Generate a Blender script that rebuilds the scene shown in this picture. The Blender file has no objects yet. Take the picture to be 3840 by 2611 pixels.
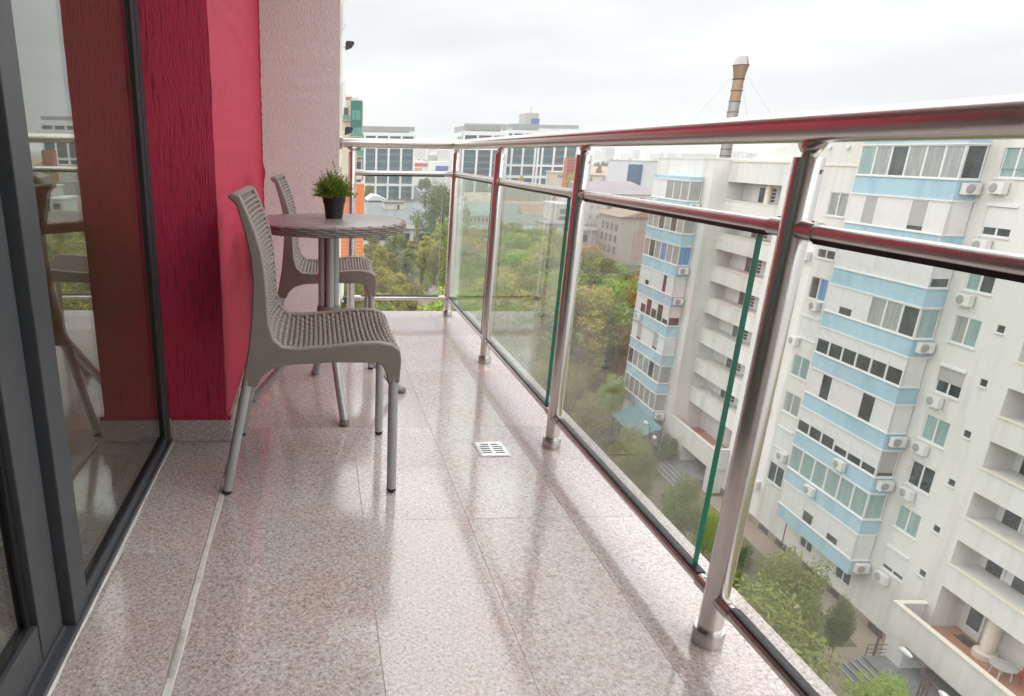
import bpy, math, random
import numpy as np
from mathutils import Vector, Matrix

# ------------------------------------------------------------------ camera, sky, sun, exposure
sc = bpy.context.scene
CAM_H = 0.94394
YAW, PITCH, ROLL = 0.057884, -0.323440, 0.0149372      # radians
FPX, CX, CY = 2579.32, 1331.61, 1435.57                 # focal length and axis, in photo pixels (3840 x 2611)

def cam_axes():
    cy, sy, cp, sp, cr, sr = math.cos(YAW), math.sin(YAW), math.cos(PITCH), math.sin(PITCH), math.cos(ROLL), math.sin(ROLL)
    f = Vector((sy*cp, cy*cp, sp)); r = Vector((cy, -sy, 0)); u = r.cross(f)
    return cr*r + sr*u, -sr*r + cr*u, f
_R, _U, _F = cam_axes()
cd = bpy.data.cameras.new('camera'); cam = bpy.data.objects.new('camera', cd); sc.collection.objects.link(cam)
cam.matrix_world = Matrix(((_R.x, _U.x, -_F.x, 0), (_R.y, _U.y, -_F.y, 0), (_R.z, _U.z, -_F.z, CAM_H), (0, 0, 0, 1)))
cd.sensor_width = 36; cd.lens = FPX/3840*36
cd.shift_x = (1920-CX)/3840; cd.shift_y = (CY-1305.5)/3840
cd.clip_start = 0.02; cd.clip_end = 12000
sc.camera = cam

SUN_ELEV, SUN_AZ = math.radians(76), math.radians(-105)   # azimuth from +Y towards +X
w = bpy.data.worlds.new('World'); sc.world = w; w.use_nodes = True
nt = w.node_tree; nt.nodes.clear()
out = nt.nodes.new('ShaderNodeOutputWorld'); bg = nt.nodes.new('ShaderNodeBackground')
sky = nt.nodes.new('ShaderNodeTexSky'); sky.sky_type = 'NISHITA'; sky.sun_disc = False
sky.sun_elevation = SUN_ELEV; sky.sun_rotation = SUN_AZ; sky.dust_density = 3
tc = nt.nodes.new('ShaderNodeTexCoord'); mp = nt.nodes.new('ShaderNodeMapping'); mp.inputs['Scale'].default_value = (.8, .8, 4.2); mp.inputs['Location'].default_value = (3.3, .3, .9)
nz = nt.nodes.new('ShaderNodeTexNoise'); nz.inputs['Scale'].default_value = 2.1; nz.inputs['Detail'].default_value = 5; nz.inputs['Roughness'].default_value = .5
cr = nt.nodes.new('ShaderNodeValToRGB')
_e = cr.color_ramp.elements; _e.new(.5)
for _k, (_p, _c) in enumerate(((.30, (1.95, 2.01, 2.07)), (.50, (2.36, 2.39, 2.42)), (.66, (2.72, 2.73, 2.74)))): _e[_k].position = _p; _e[_k].color = (*_c, 1)
mx = nt.nodes.new('ShaderNodeMix'); mx.data_type = 'RGBA'; mx.inputs[0].default_value = .975
bg.inputs['Strength'].default_value = .12
L = nt.links.new
L(tc.outputs['Generated'], mp.inputs[0]); L(mp.outputs[0], nz.inputs['Vector']); L(nz.outputs['Fac'], cr.inputs[0])
L(sky.outputs[0], mx.inputs[6]); L(cr.outputs[0], mx.inputs[7]); L(mx.outputs[2], bg.inputs['Color']); L(bg.outputs[0], out.inputs[0])

sd = bpy.data.lights.new('sun', 'SUN'); sd.energy = 1.5; sd.angle = math.radians(150); sd.color = (1, .985, .96)
sun = bpy.data.objects.new('sun', sd); sc.collection.objects.link(sun)
_sd = Vector((math.sin(SUN_AZ)*math.cos(SUN_ELEV), math.cos(SUN_AZ)*math.cos(SUN_ELEV), math.sin(SUN_ELEV)))
sun.rotation_euler = _sd.to_track_quat('Z', 'Y').to_euler(); sun.location = (-5, -5, 30)

sc.view_settings.view_transform = 'Standard'; sc.view_settings.look = 'None'
sc.view_settings.exposure = 1.75; sc.view_settings.gamma = 1; sc.view_settings.use_curve_mapping = False
sc.render.engine = 'CYCLES'
cy_ = sc.cycles
cy_.max_bounces = 7; cy_.diffuse_bounces = 3; cy_.glossy_bounces = 4; cy_.transmission_bounces = 3; cy_.transparent_max_bounces = 24
cy_.volume_bounces = 1; cy_.caustics_reflective = False; cy_.caustics_refractive = False
cy_.sample_clamp_indirect = 4; cy_.use_denoising = True
cy_.use_adaptive_sampling = True; cy_.adaptive_threshold = .025
try: cy_.denoiser = 'OPENIMAGEDENOISE'
except Exception: pass

# ------------------------------------------------------------------ helpers
C = sc.collection
GZ = -26.4                                               # street level below the balcony

def px_ray(x, y): return _F + _R*((x-CX)/FPX) - _U*((y-CY)/FPX)
def at(x, y, Y):                                         # photo point -> place at depth Y
    d = px_ray(x, y); t = Y/d.y
    return Vector((d.x*t, Y, CAM_H + d.z*t))
def ground(x, y, z=GZ):
    d = px_ray(x, y); t = (z-CAM_H)/d.z
    return Vector((d.x*t, d.y*t, z))

def tag(o, label=None, cat=None, group=None, kind=None):
    if label: o['label'] = label
    if cat: o['category'] = cat
    if group: o['group'] = group
    if kind: o['kind'] = kind
    return o
def empty(name, loc=(0, 0, 0), rz=0, label=None, cat=None, group=None):
    o = bpy.data.objects.new(name, None); C.objects.link(o); o.location = loc; o.rotation_euler = (0, 0, rz)
    o.empty_display_size = .1
    return tag(o, label, cat, group)
def link(name, me, parent=None, loc=(0, 0, 0), rot=None):
    o = bpy.data.objects.new(name, me); C.objects.link(o); o.location = loc
    if rot: o.rotation_euler = rot
    if parent: o.parent = parent
    return o
def copy_tree(o, parent=None):
    c = o.copy(); C.objects.link(c); c.parent = parent
    for ch in o.children: copy_tree(ch, c)
    return c

class MB:
    def __init__(s): s.v = []; s.f = []; s.m = []; s.cur = 0
    def add(s, vs, fs):
        b = len(s.v); s.v += [tuple(q) for q in vs]; s.f += [tuple(b+i for i in f) for f in fs]; s.m += [s.cur]*len(fs); return s
    def box(s, x0, x1, y0, y1, z0, z1):
        return s.add([(x0,y0,z0),(x1,y0,z0),(x1,y1,z0),(x0,y1,z0),(x0,y0,z1),(x1,y0,z1),(x1,y1,z1),(x0,y1,z1)],
                     [(0,3,2,1),(4,5,6,7),(0,1,5,4),(1,2,6,5),(2,3,7,6),(3,0,4,7)])
    def quad(s, a, b, c, d): return s.add([a, b, c, d], [(0, 1, 2, 3)])
    def prism(s, poly, axis, a0, a1):                    # poly in the two other axes (x,y)->z etc.
        n = len(poly)
        def P(q, a): return (a, q[0], q[1]) if axis == 0 else ((q[0], a, q[1]) if axis == 1 else (q[0], q[1], a))
        ar = sum(poly[i][0]*poly[(i+1) % n][1]-poly[(i+1) % n][0]*poly[i][1] for i in range(n))
        if (ar < 0) != (axis == 1): poly = poly[::-1]
        vs = [P(q, a0) for q in poly]+[P(q, a1) for q in poly]
        fs = [tuple(range(n))[::-1], tuple(range(n, 2*n))]+[(i, (i+1) % n, n+(i+1) % n, n+i) for i in range(n)]
        return s.add(vs, fs)
    def tube(s, pts, r, n=12, caps=True):
        pts = [Vector(q) for q in pts]; rs = r if isinstance(r, (list, tuple)) else [r]*len(pts)
        vs = []; fs = []
        prev = None
        for i, q in enumerate(pts):
            t = (pts[min(i+1, len(pts)-1)]-pts[max(i-1, 0)]).normalized()
            a = Vector((0, 0, 1)) if abs(t.z) < .9 else Vector((1, 0, 0))
            e1 = t.cross(a).normalized() if prev is None else (prev - t*prev.dot(t)).normalized()
            prev = e1; e2 = t.cross(e1)
            for k in range(n):
                an = 2*math.pi*k/n; vs.append(q+(e1*math.cos(an)+e2*math.sin(an))*rs[i])
        for i in range(len(pts)-1):
            for k in range(n):
                fs.append((i*n+k, i*n+(k+1) % n, (i+1)*n+(k+1) % n, (i+1)*n+k))
        if caps: fs += [tuple(range(n))[::-1], tuple((len(pts)-1)*n+k for k in range(n))]
        return s.add(vs, fs)
    def lathe(s, prof, n=24, c=(0, 0, 0)):               # prof [(r,z)], open ends capped when r>0
        vs = []; fs = []
        for r, z in prof:
            for k in range(n):
                a = 2*math.pi*k/n; vs.append((c[0]+r*math.cos(a), c[1]+r*math.sin(a), c[2]+z))
        for i in range(len(prof)-1):
            for k in range(n): fs.append((i*n+k, i*n+(k+1) % n, (i+1)*n+(k+1) % n, (i+1)*n+k))
        fs += [tuple(range(n))[::-1], tuple((len(prof)-1)*n+k for k in range(n))]
        return s.add(vs, fs)
    def mesh(s, name, mats, smooth=None):
        me = bpy.data.meshes.new(name); me.from_pydata(s.v, [], s.f)
        for m in (mats if isinstance(mats, (list, tuple)) else [mats]): me.materials.append(m)
        if any(s.m): me.polygons.foreach_set('material_index', s.m)
        if smooth is not None:
            me.polygons.foreach_set('use_smooth', [True]*len(me.polygons))
            try: me.set_sharp_from_angle(angle=math.radians(smooth))
            except Exception: pass
        me.update()
        return me
    def build(s, name, mats, parent=None, loc=(0, 0, 0), smooth=None, bevel=0, rot=None):
        o = link(name, s.mesh(name, mats, smooth), parent, loc, rot)
        if bevel:
            b = o.modifiers.new('bevel', 'BEVEL'); b.width = bevel; b.segments = 2; b.limit_method = 'ANGLE'; b.angle_limit = math.radians(40)
        return o

def nodes(name):
    m = bpy.data.materials.new(name); m.use_nodes = True; t = m.node_tree
    return m, t, t.nodes['Principled BSDF'], t.nodes['Material Output']
def ramp(t, stops, interp='LINEAR'):
    r = t.nodes.new('ShaderNodeValToRGB'); e = r.color_ramp.elements; r.color_ramp.interpolation = interp
    while len(e) < len(stops): e.new(.5)
    for k, (p, c) in enumerate(stops): e[k].position = p; e[k].color = (*c, 1)
    return r
def noise(t, scale, detail=3, rough=.5, stretch=None, rnd=False):
    c = t.nodes.new('ShaderNodeTexCoord'); m = t.nodes.new('ShaderNodeMapping')
    if stretch: m.inputs['Scale'].default_value = stretch
    t.links.new(c.outputs['Object'], m.inputs[0])
    src = m.outputs[0]
    if rnd:
        oi = t.nodes.new('ShaderNodeObjectInfo'); mu = t.nodes.new('ShaderNodeMath'); mu.operation = 'MULTIPLY'; mu.inputs[1].default_value = 97
        cb = t.nodes.new('ShaderNodeCombineXYZ'); ad = t.nodes.new('ShaderNodeVectorMath'); ad.operation = 'ADD'
        t.links.new(oi.outputs['Random'], mu.inputs[0])
        for k in range(3): t.links.new(mu.outputs[0], cb.inputs[k])
        t.links.new(src, ad.inputs[0]); t.links.new(cb.outputs[0], ad.inputs[1]); src = ad.outputs[0]
    n = t.nodes.new('ShaderNodeTexNoise'); n.inputs['Scale'].default_value = scale; n.inputs['Detail'].default_value = detail; n.inputs['Roughness'].default_value = rough
    t.links.new(src, n.inputs['Vector'])
    return n
def mat(name, col, rough=.7, metal=0, col2=None, vs=4, stretch=None, lo=.35, hi=.7, bump=0, bs=60, bstretch=None, spec=.5, rnd=False, rvar=0):
    m, t, b, o = nodes(name)
    b.inputs['Base Color'].default_value = (*col, 1); b.inputs['Roughness'].default_value = rough; b.inputs['Metallic'].default_value = metal
    b.inputs['Specular IOR Level'].default_value = spec
    if col2:
        n = noise(t, vs, 5, .6, stretch, rnd); r = ramp(t, [(lo, col), (hi, col2)])
        t.links.new(n.outputs['Fac'], r.inputs[0]); t.links.new(r.outputs[0], b.inputs['Base Color'])
    if rvar:
        n = noise(t, 9, 4, .6); mr = t.nodes.new('ShaderNodeMapRange'); mr.inputs['To Min'].default_value = rough-rvar; mr.inputs['To Max'].default_value = rough+rvar
        t.links.new(n.outputs['Fac'], mr.inputs[0]); t.links.new(mr.outputs[0], b.inputs['Roughness'])
    if bump:
        n = noise(t, bs, 4, .6, bstretch); bp = t.nodes.new('ShaderNodeBump'); bp.inputs['Strength'].default_value = 1; bp.inputs['Distance'].default_value = bump
        t.links.new(n.outputs['Fac'], bp.inputs['Height']); t.links.new(bp.outputs[0], b.inputs['Normal'])
    return m

def granite(name):
    m, t, b, o = nodes(name)
    n1 = noise(t, 125, 5, .8, None, True)
    r1 = ramp(t, [(.31, (.12, .12, .125)), (.37, (.33, .275, .265)), (.44, (.55, .46, .435)), (.51, (.64, .585, .575)), (.58, (.73, .71, .705)), (.66, (.87, .87, .87))])
    n2 = noise(t, 420, 2, .6, None, True); r2 = ramp(t, [(.33, (.2, .2, .205)), (.45, (1, 1, 1))])
    n3 = noise(t, 5, 4, .6, None, True); r3 = ramp(t, [(.40, (1.0, .985, .985)), (.70, (1.0, .87, .80))])
    a = t.nodes.new('ShaderNodeMix'); a.data_type = 'RGBA'; a.blend_type = 'MULTIPLY'; a.inputs[0].default_value = .75
    c = t.nodes.new('ShaderNodeMix'); c.data_type = 'RGBA'; c.blend_type = 'MULTIPLY'; c.inputs[0].default_value = .85
    for n, r in ((n1, r1), (n2, r2), (n3, r3)): t.links.new(n.outputs['Fac'], r.inputs[0])
    t.links.new(r1.outputs[0], a.inputs[6]); t.links.new(r2.outputs[0], a.inputs[7])
    t.links.new(a.outputs[2], c.inputs[6]); t.links.new(r3.outputs[0], c.inputs[7]); oi = t.nodes.new('ShaderNodeObjectInfo'); rr = ramp(t, [(0, (.86, .84, .835)), (.5, (.95, .94, .935)), (1, (1.03, 1.03, 1.03))]); t.links.new(oi.outputs['Random'], rr.inputs[0])
    e = t.nodes.new('ShaderNodeMix'); e.data_type = 'RGBA'; e.blend_type = 'MULTIPLY'; e.inputs[0].default_value = 1
    t.links.new(c.outputs[2], e.inputs[6]); t.links.new(rr.outputs[0], e.inputs[7]); t.links.new(e.outputs[2], b.inputs['Base Color'])
    n4 = noise(t, 3, 5, .65, None, True); mr = t.nodes.new('ShaderNodeMapRange')
    mr.inputs['From Min'].default_value = .35; mr.inputs['From Max'].default_value = .7; mr.inputs['To Min'].default_value = .075; mr.inputs['To Max'].default_value = .17
    t.links.new(n4.outputs['Fac'], mr.inputs[0]); t.links.new(mr.outputs[0], b.inputs['Roughness'])
    b.inputs['IOR'].default_value = 1.78; b.inputs['Specular IOR Level'].default_value = .5
    bp = t.nodes.new('ShaderNodeBump'); bp.inputs['Distance'].default_value = .0004; bp.inputs['Strength'].default_value = .35
    n5 = noise(t, 14, 2, .5, None, True); t.links.new(n5.outputs['Fac'], bp.inputs['Height']); t.links.new(bp.outputs[0], b.inputs['Normal'])
    return m

def glass(name, tint, f0=.045, rough=0.0, power=5.0):
    m, t, b, o = nodes(name); t.nodes.remove(b)
    tr = t.nodes.new('ShaderNodeBsdfTransparent'); tr.inputs[0].default_value = (*tint, 1)
    gl = t.nodes.new('ShaderNodeBsdfGlossy'); gl.inputs['Roughness'].default_value = rough; gl.inputs['Color'].default_value = (.90, .97, .94, 1)
    lw = t.nodes.new('ShaderNodeLayerWeight'); lw.inputs['Blend'].default_value = .5
    pw = t.nodes.new('ShaderNodeMath'); pw.operation = 'POWER'; pw.inputs[1].default_value = power
    ma = t.nodes.new('ShaderNodeMath'); ma.operation = 'MULTIPLY_ADD'; ma.inputs[1].default_value = 1-f0; ma.inputs[2].default_value = f0; ma.use_clamp = True
    mi = t.nodes.new('ShaderNodeMixShader')
    t.links.new(lw.outputs['Facing'], pw.inputs[0]); t.links.new(pw.outputs[0], ma.inputs[0]); t.links.new(ma.outputs[0], mi.inputs[0])
    t.links.new(tr.outputs[0], mi.inputs[1]); t.links.new(gl.outputs[0], mi.inputs[2]); t.links.new(mi.outputs[0], o.inputs[0])
    return m

def leafmat(name, c1, c2, c3=None):
    m, t, b, o = nodes(name)
    oi = t.nodes.new('ShaderNodeObjectInfo')
    r = ramp(t, [(0, c1), (.6, c2), (1, c3 or c2)])
    n = noise(t, 3.2, 3, .6, None, True); sub = t.nodes.new('ShaderNodeMath'); sub.operation = 'MULTIPLY_ADD'
    sub.inputs[1].default_value = 1.5; sub.inputs[2].default_value = -.62
    add = t.nodes.new('ShaderNodeMath'); add.operation = 'MULTIPLY_ADD'; add.inputs[1].default_value = .55
    t.links.new(n.outputs['Fac'], sub.inputs[0]); t.links.new(oi.outputs['Random'], add.inputs[0]); t.links.new(sub.outputs[0], add.inputs[2])
    t.links.new(add.outputs[0], r.inputs[0]); t.links.new(r.outputs[0], b.inputs['Base Color'])
    b.inputs['Roughness'].default_value = .6; b.inputs['Specular IOR Level'].default_value = .25
    tl = t.nodes.new('ShaderNodeBsdfTranslucent'); t.links.new(r.outputs[0], tl.inputs[0])
    mi = t.nodes.new('ShaderNodeMixShader'); mi.inputs[0].default_value = .3
    t.links.new(b.outputs[0], mi.inputs[1]); t.links.new(tl.outputs[0], mi.inputs[2]); t.links.new(mi.outputs[0], o.inputs[0])
    return m

M = dict(
 granite=granite('polished_pink_granite'),
 grout=mat('floor_grout', (.44, .37, .32), .85, col2=(.62, .55, .50), vs=12),
 silicone=mat('white_silicone', (.76, .74, .70), .6, col2=(.62, .56, .50), vs=30, bump=.002, bs=60),
 plaster=mat('white_plaster', (.67, .625, .59), .85, col2=(.79, .745, .71), vs=240, stretch=(1, 1, .22), lo=.32, hi=.5, bump=.006, bs=290, bstretch=(1, 1, .22)),
 red=mat('red_plaster', (.33, .010, .036), .68, col2=(.62, .038, .095), vs=170, stretch=(1, 1, .055), lo=.33, hi=.47, bump=.005, bs=300, bstretch=(1, 1, .14), spec=.45),
 ceil=mat('ceiling_paint', (.66, .62, .60), .9, col2=(.72, .69, .67), vs=3),
 slab=mat('slab_concrete', (.62, .60, .58), .85, col2=(.72, .70, .68), vs=3),
 steel=mat('brushed_stainless_steel', (.70, .672, .642), .27, 1, col2=(.64, .612, .585), vs=60, stretch=(1, 1, .01), lo=.3, hi=.7),
 steel2=mat('satin_stainless_steel', (.56, .535, .51), .26, 1),
 glass=glass('clear_railing_glass', (.975, .988, .98), .07, 0, 3.8),
 gedge=mat('green_glass_edge', (.004, .13, .075), .2, col2=(.01, .22, .13), vs=20, stretch=(1, 1, .1)),
 gpale=mat('pale_glass_edge', (.62, .74, .72), .2),
 rubber=mat('black_rubber', (.012, .012, .013), .45),
 frame=mat('anthracite_frame', (.055, .061, .068), .42, col2=(.066, .072, .078), vs=40, bump=.0002, bs=400),
 dglass=glass('reflective_door_glass', (.84, .82, .76), .06, 0, 3.5),
 room=mat('room_wall', (.40, .345, .28), .9, col2=(.46, .395, .32), vs=2),
 roomfl=mat('room_floor', (.12, .085, .06), .5, col2=(.16, .12, .085), vs=4),
 resin=mat('taupe_resin', (.232, .193, .171), .42, col2=(.254, .212, .19), vs=20, bump=.0003, bs=350),
 resintop=mat('taupe_resin_top', (.225, .19, .177), .30, col2=(.245, .207, .193), vs=6, bump=.0004, bs=420),
 alu=mat('grey_painted_aluminium', (.42, .43, .43), .36, .3, col2=(.46, .465, .465), vs=10),
 pot=mat('black_plastic_pot', (.018, .018, .02), .42, col2=(.024, .024, .026), vs=20),
 soil=mat('dark_potting_soil', (.03, .022, .015), .95),
 herb=leafmat('herb_leaves', (.12, .20, .025), (.24, .35, .045), (.42, .46, .07)),
 drain=mat('drain_steel', (.78, .78, .78), .25, .6),
 dark=mat('dark_slot', (.012, .012, .012), .8),
 bwhite=mat('cream_white_render', (0.615, 0.603, 0.577), .9, col2=(0.46, 0.44, 0.41), vs=.8, stretch=(1, 1, .12), lo=.48, hi=.80, bump=.012, bs=5),
 bcream=mat('cream_render', (0.608, 0.552, 0.468), .9, col2=(0.560, 0.504, 0.416), vs=.8),
 blue=mat('sky_blue_render', (0.335, 0.485, 0.56), .85, col2=(0.235, 0.37, 0.45), vs=1.1, stretch=(1, 1, .22), lo=.46, hi=.8),
 pvc=mat('white_pvc', (0.645, 0.645, 0.645), .45, col2=(0.640, 0.640, 0.632), vs=1),
 shutter=mat('white_roller_shutter', (0.624, 0.624, 0.616), .6, col2=(0.568, 0.560, 0.552), vs=1.2),
 shutgrey=mat('grey_roller_shutter', (0.376, 0.364, 0.352), .6, col2=(0.336, 0.328, 0.320), vs=1.2),
 sillc=mat('cream_stone_cap', (0.640, 0.576, 0.480), .7, col2=(0.672, 0.624, 0.544), vs=.9),
 wdark=mat('dark_window_glass', (0.036, 0.046, 0.048), .06, spec=.8, col2=(0.080, 0.096, 0.092), vs=1.3, rnd=True),
 wteal=mat('teal_curtained_glass', (0.208, 0.312, 0.304), .10, spec=.7, col2=(0.288, 0.384, 0.368), vs=1.0, stretch=(3, 3, .4), rnd=True),
 wpale=mat('pale_curtained_glass', (0.336, 0.352, 0.336), .10, spec=.7, col2=(0.208, 0.232, 0.224), vs=1.6, stretch=(4, 4, .4), rnd=True),
 wblue=mat('blue_curtained_glass', (0.048, 0.184, 0.416), .10, spec=.7, col2=(0.200, 0.336, 0.464), vs=1.6, stretch=(4, 4, .3), rnd=True),
 acw=mat('air_conditioner_white', (0.640, 0.632, 0.616), .5, col2=(0.592, 0.576, 0.552), vs=3),
 acg=mat('air_conditioner_grille', (0.304, 0.300, 0.292), .6),
 terra=mat('terracotta_tiles', (0.368, 0.160, 0.104), .8, col2=(0.432, 0.216, 0.152), vs=2.5),
 dgrey=mat('dark_metal_paint', (0.048, 0.040, 0.040), .6),
 brownp=mat('brown_painted_metal', (0.104, 0.048, 0.044), .6),
 step=mat('grey_granite_steps', (0.136, 0.140, 0.144), .75, col2=(0.192, 0.192, 0.192), vs=3),
 stepedge=mat('step_nosing', (0.400, 0.400, 0.400), .7),
 pave=mat('tan_paving', (0.288, 0.232, 0.180), .9, col2=(0.224, 0.188, 0.152), vs=.6),
 asphalt=mat('wet_asphalt', (0.044, 0.044, 0.044), .8, col2=(0.068, 0.064, 0.060), vs=.3),
 soilg=mat('grassy_earth', (0.080, 0.092, 0.028), .95, col2=(0.180, 0.148, 0.100), vs=.07, lo=.38, hi=.66, bump=.1, bs=.8),
 awning=mat('teal_metal_awning', (.095, .215, .235), .5, col2=(.13, .26, .275), vs=.8),
 trunk=mat('bark', (0.128, 0.100, 0.076), .95, col2=(0.192, 0.160, 0.128), vs=5, stretch=(1, 1, .2)),
 owhite=mat('office_white_cladding', (0.672, 0.672, 0.672), .6, col2=(0.640, 0.640, 0.640), vs=.05),
 oglass=mat('office_curtain_glass', (.038, .085, .112), .2, spec=.35, col2=(.06, .12, .145), vs=.16, rnd=True),
 ogl2=mat('office_violet_glass', (.05, .058, .082), .2, spec=.35, col2=(.07, .078, .10), vs=.2, rnd=True),
 ospan=mat('office_spandrel', (.075, .125, .145), .4, spec=.3, col2=(.10, .15, .165), vs=.3),
 omull=mat('office_mullion', (0.040, 0.064, 0.072), .5),
 screen=mat('roof_louvre_screen', (0.224, 0.244, 0.244), .7, col2=(0.280, 0.296, 0.296), vs=.2),
 greeng=mat('green_glass', (0.016, 0.124, 0.100), .12, spec=.7, col2=(0.024, 0.160, 0.128), vs=.3, rnd=True),
 greengl=mat('pale_green_glass', (0.096, 0.264, 0.224), .12, spec=.7),
 orange=mat('orange_tile', (0.680, 0.180, 0.044), .6, col2=(0.640, 0.200, 0.064), vs=1),
 cream2=mat('pale_cream_render', (0.624, 0.528, 0.416), .9, col2=(0.592, 0.496, 0.384), vs=.5),
 bitumen=mat('wet_bitumen_roof', (0.092, 0.116, 0.124), .55, col2=(0.152, 0.176, 0.184), vs=.22, stretch=(1, 3, 1)),
 tealroof=mat('teal_sheet_roof', (0.176, 0.240, 0.240), .6, col2=(0.240, 0.304, 0.296), vs=.2),
 tanwall=mat('old_tan_render', (0.496, 0.448, 0.384), .9, col2=(0.400, 0.352, 0.296), vs=.3),
 mans=mat('brown_mansard', (0.176, 0.156, 0.148), .9, col2=(0.240, 0.216, 0.200), vs=.3, stretch=(3, 3, .3)),
 rtile=mat('faded_red_tiles', (0.320, 0.188, 0.144), .9, col2=(0.400, 0.296, 0.240), vs=.5),
 rust=mat('rusty_sheet', (0.416, 0.368, 0.320), .8, col2=(0.304, 0.136, 0.080), vs=.4, lo=.5, hi=.62),
 mroof=mat('weathered_roof', (.27, .215, .17), .9, col2=(.35, .28, .22), vs=.5),
 conc=mat('grey_board_concrete', (.345, .325, .295), .9, col2=(.40, .38, .345), vs=.4),
 whitew=mat('aged_white_wall', (0.592, 0.568, 0.536), .9, col2=(0.496, 0.464, 0.424), vs=.25),
 mauve=mat('mauve_sheet_roof', (0.200, 0.176, 0.192), .7, col2=(0.240, 0.216, 0.224), vs=.1),
 brick=mat('red_brick', (0.384, 0.132, 0.088), .9, col2=(0.320, 0.112, 0.080), vs=.8),
 navy=mat('navy_cladding', (0.040, 0.080, 0.152), .4),
 lgrey=mat('light_grey_cladding', (0.528, 0.536, 0.560), .7, col2=(0.496, 0.504, 0.528), vs=.1),
 redsign=mat('red_fascia', (0.496, 0.040, 0.056), .6), bluesign=mat('blue_fascia', (0.040, 0.088, 0.288), .6),
 orgsign=mat('orange_fascia', (0.680, 0.264, 0.048), .6), yelsign=mat('yellow_banner', (0.640, 0.440, 0.064), .6),
 farwall=mat('far_block_wall', (0.496, 0.480, 0.464), .9, col2=(0.432, 0.424, 0.416), vs=.05, rnd=True),
 farwin=mat('far_block_window', (0.176, 0.192, 0.208), .4),
 flue=mat('flue_steel', (0.368, 0.352, 0.336), .38, .8, col2=(0.272, 0.252, 0.240), vs=1.2, stretch=(1, 1, .15)),
 flueb=mat('heat_stained_flue', (0.336, 0.216, 0.136), .45, .6, col2=(0.272, 0.176, 0.136), vs=1.6),
 rustband=mat('rusty_band', (0.112, 0.048, 0.028), .9),
 towerc=mat('water_tower_concrete', (0.336, 0.320, 0.304), .9, col2=(0.400, 0.384, 0.368), vs=.2),
 carw=mat('white_car_paint', (0.600, 0.600, 0.608), .25), card=mat('dark_car_paint', (0.048, 0.052, 0.064), .25), carr=mat('red_car_paint', (0.360, 0.032, 0.032), .25),
 cars=mat('silver_car_paint', (0.336, 0.344, 0.360), .3, .4), carg=mat('green_lorry_paint', (0.048, 0.240, 0.096), .4),
 tyre=mat('tyre_rubber', (.02, .02, .02), .8),
)
LEAF = dict(
 green=leafmat('green_leaves', (0.132, 0.178, 0.041), (0.209, 0.249, 0.058), (0.293, 0.310, 0.083)),
 yellow=leafmat('yellowing_leaves', (0.320, 0.329, 0.065), (0.472, 0.436, 0.099), (0.612, 0.489, 0.129)),
 olive=leafmat('olive_leaves', (0.209, 0.217, 0.058), (0.306, 0.291, 0.088), (0.403, 0.349, 0.111)),
 rusty=leafmat('rusty_leaves', (0.417, 0.263, 0.094), (0.501, 0.342, 0.129), (0.375, 0.356, 0.105)),
 dark=leafmat('dark_leaves', (0.098, 0.138, 0.042), (0.145, 0.191, 0.056), (0.209, 0.237, 0.070)),
 vivid=leafmat('vivid_green_leaves', (0.237, 0.356, 0.053), (0.333, 0.448, 0.070), (0.444, 0.501, 0.094)),
)

# ------------------------------------------------------------------ balcony: floor, walls, ceiling
RX = .7975                                               # railing line
EDGE_X, EDGE_Y = .962, 4.226
fl = MB().box(-.60, EDGE_X-.004, -2.2, EDGE_Y-.004, -.16, -.0006).build('balcony_floor', M['grout']); tag(fl, kind='structure')
_tm = {}
rnd = random.Random(4)
def tile(x0, x1, y0, y1, g=.0009):
    k = (round(x1-x0, 4), round(y1-y0, 4))
    if k not in _tm:
        a, b = k[0]/2-g, k[1]/2-g; e = .0005
        mb = MB()
        mb.add([(-a, -b, -.0015), (a, -b, -.0015), (a, b, -.0015), (-a, b, -.0015), (-a, -b, -e), (a, -b, -e), (a, b, -e), (-a, b, -e),
                (-a+e, -b+e, 0), (a-e, -b+e, 0), (a-e, b-e, 0), (-a+e, b-e, 0)],
               [(0,1,5,4),(1,2,6,5),(2,3,7,6),(3,0,4,7),(4,5,9,8),(5,6,10,9),(6,7,11,10),(7,4,8,11),(8,9,10,11)])
        _tm[k] = mb.mesh('tile', M['granite'])
    link('tile', _tm[k], fl, ((x0+x1)/2, (y0+y1)/2, .0), (rnd.uniform(-.0009, .0009), rnd.uniform(-.0009, .0009), rnd.choice((0, math.pi))))
XL = [-.268, -.1620, .1227, .4074, .6921, EDGE_X]
YL = [1.642+.66*k for k in range(-5, 4)]+[EDGE_Y]
for i in range(5):
    for j in range(len(YL)-1):
        tile(XL[i], XL[i+1], YL[j], YL[j+1])
YS = [1.498-.66*k for k in range(5, -1, -1)]+[2.184]
for j in range(len(YS)-1): tile(-.4870, -.2880, YS[j], YS[j+1])
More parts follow.
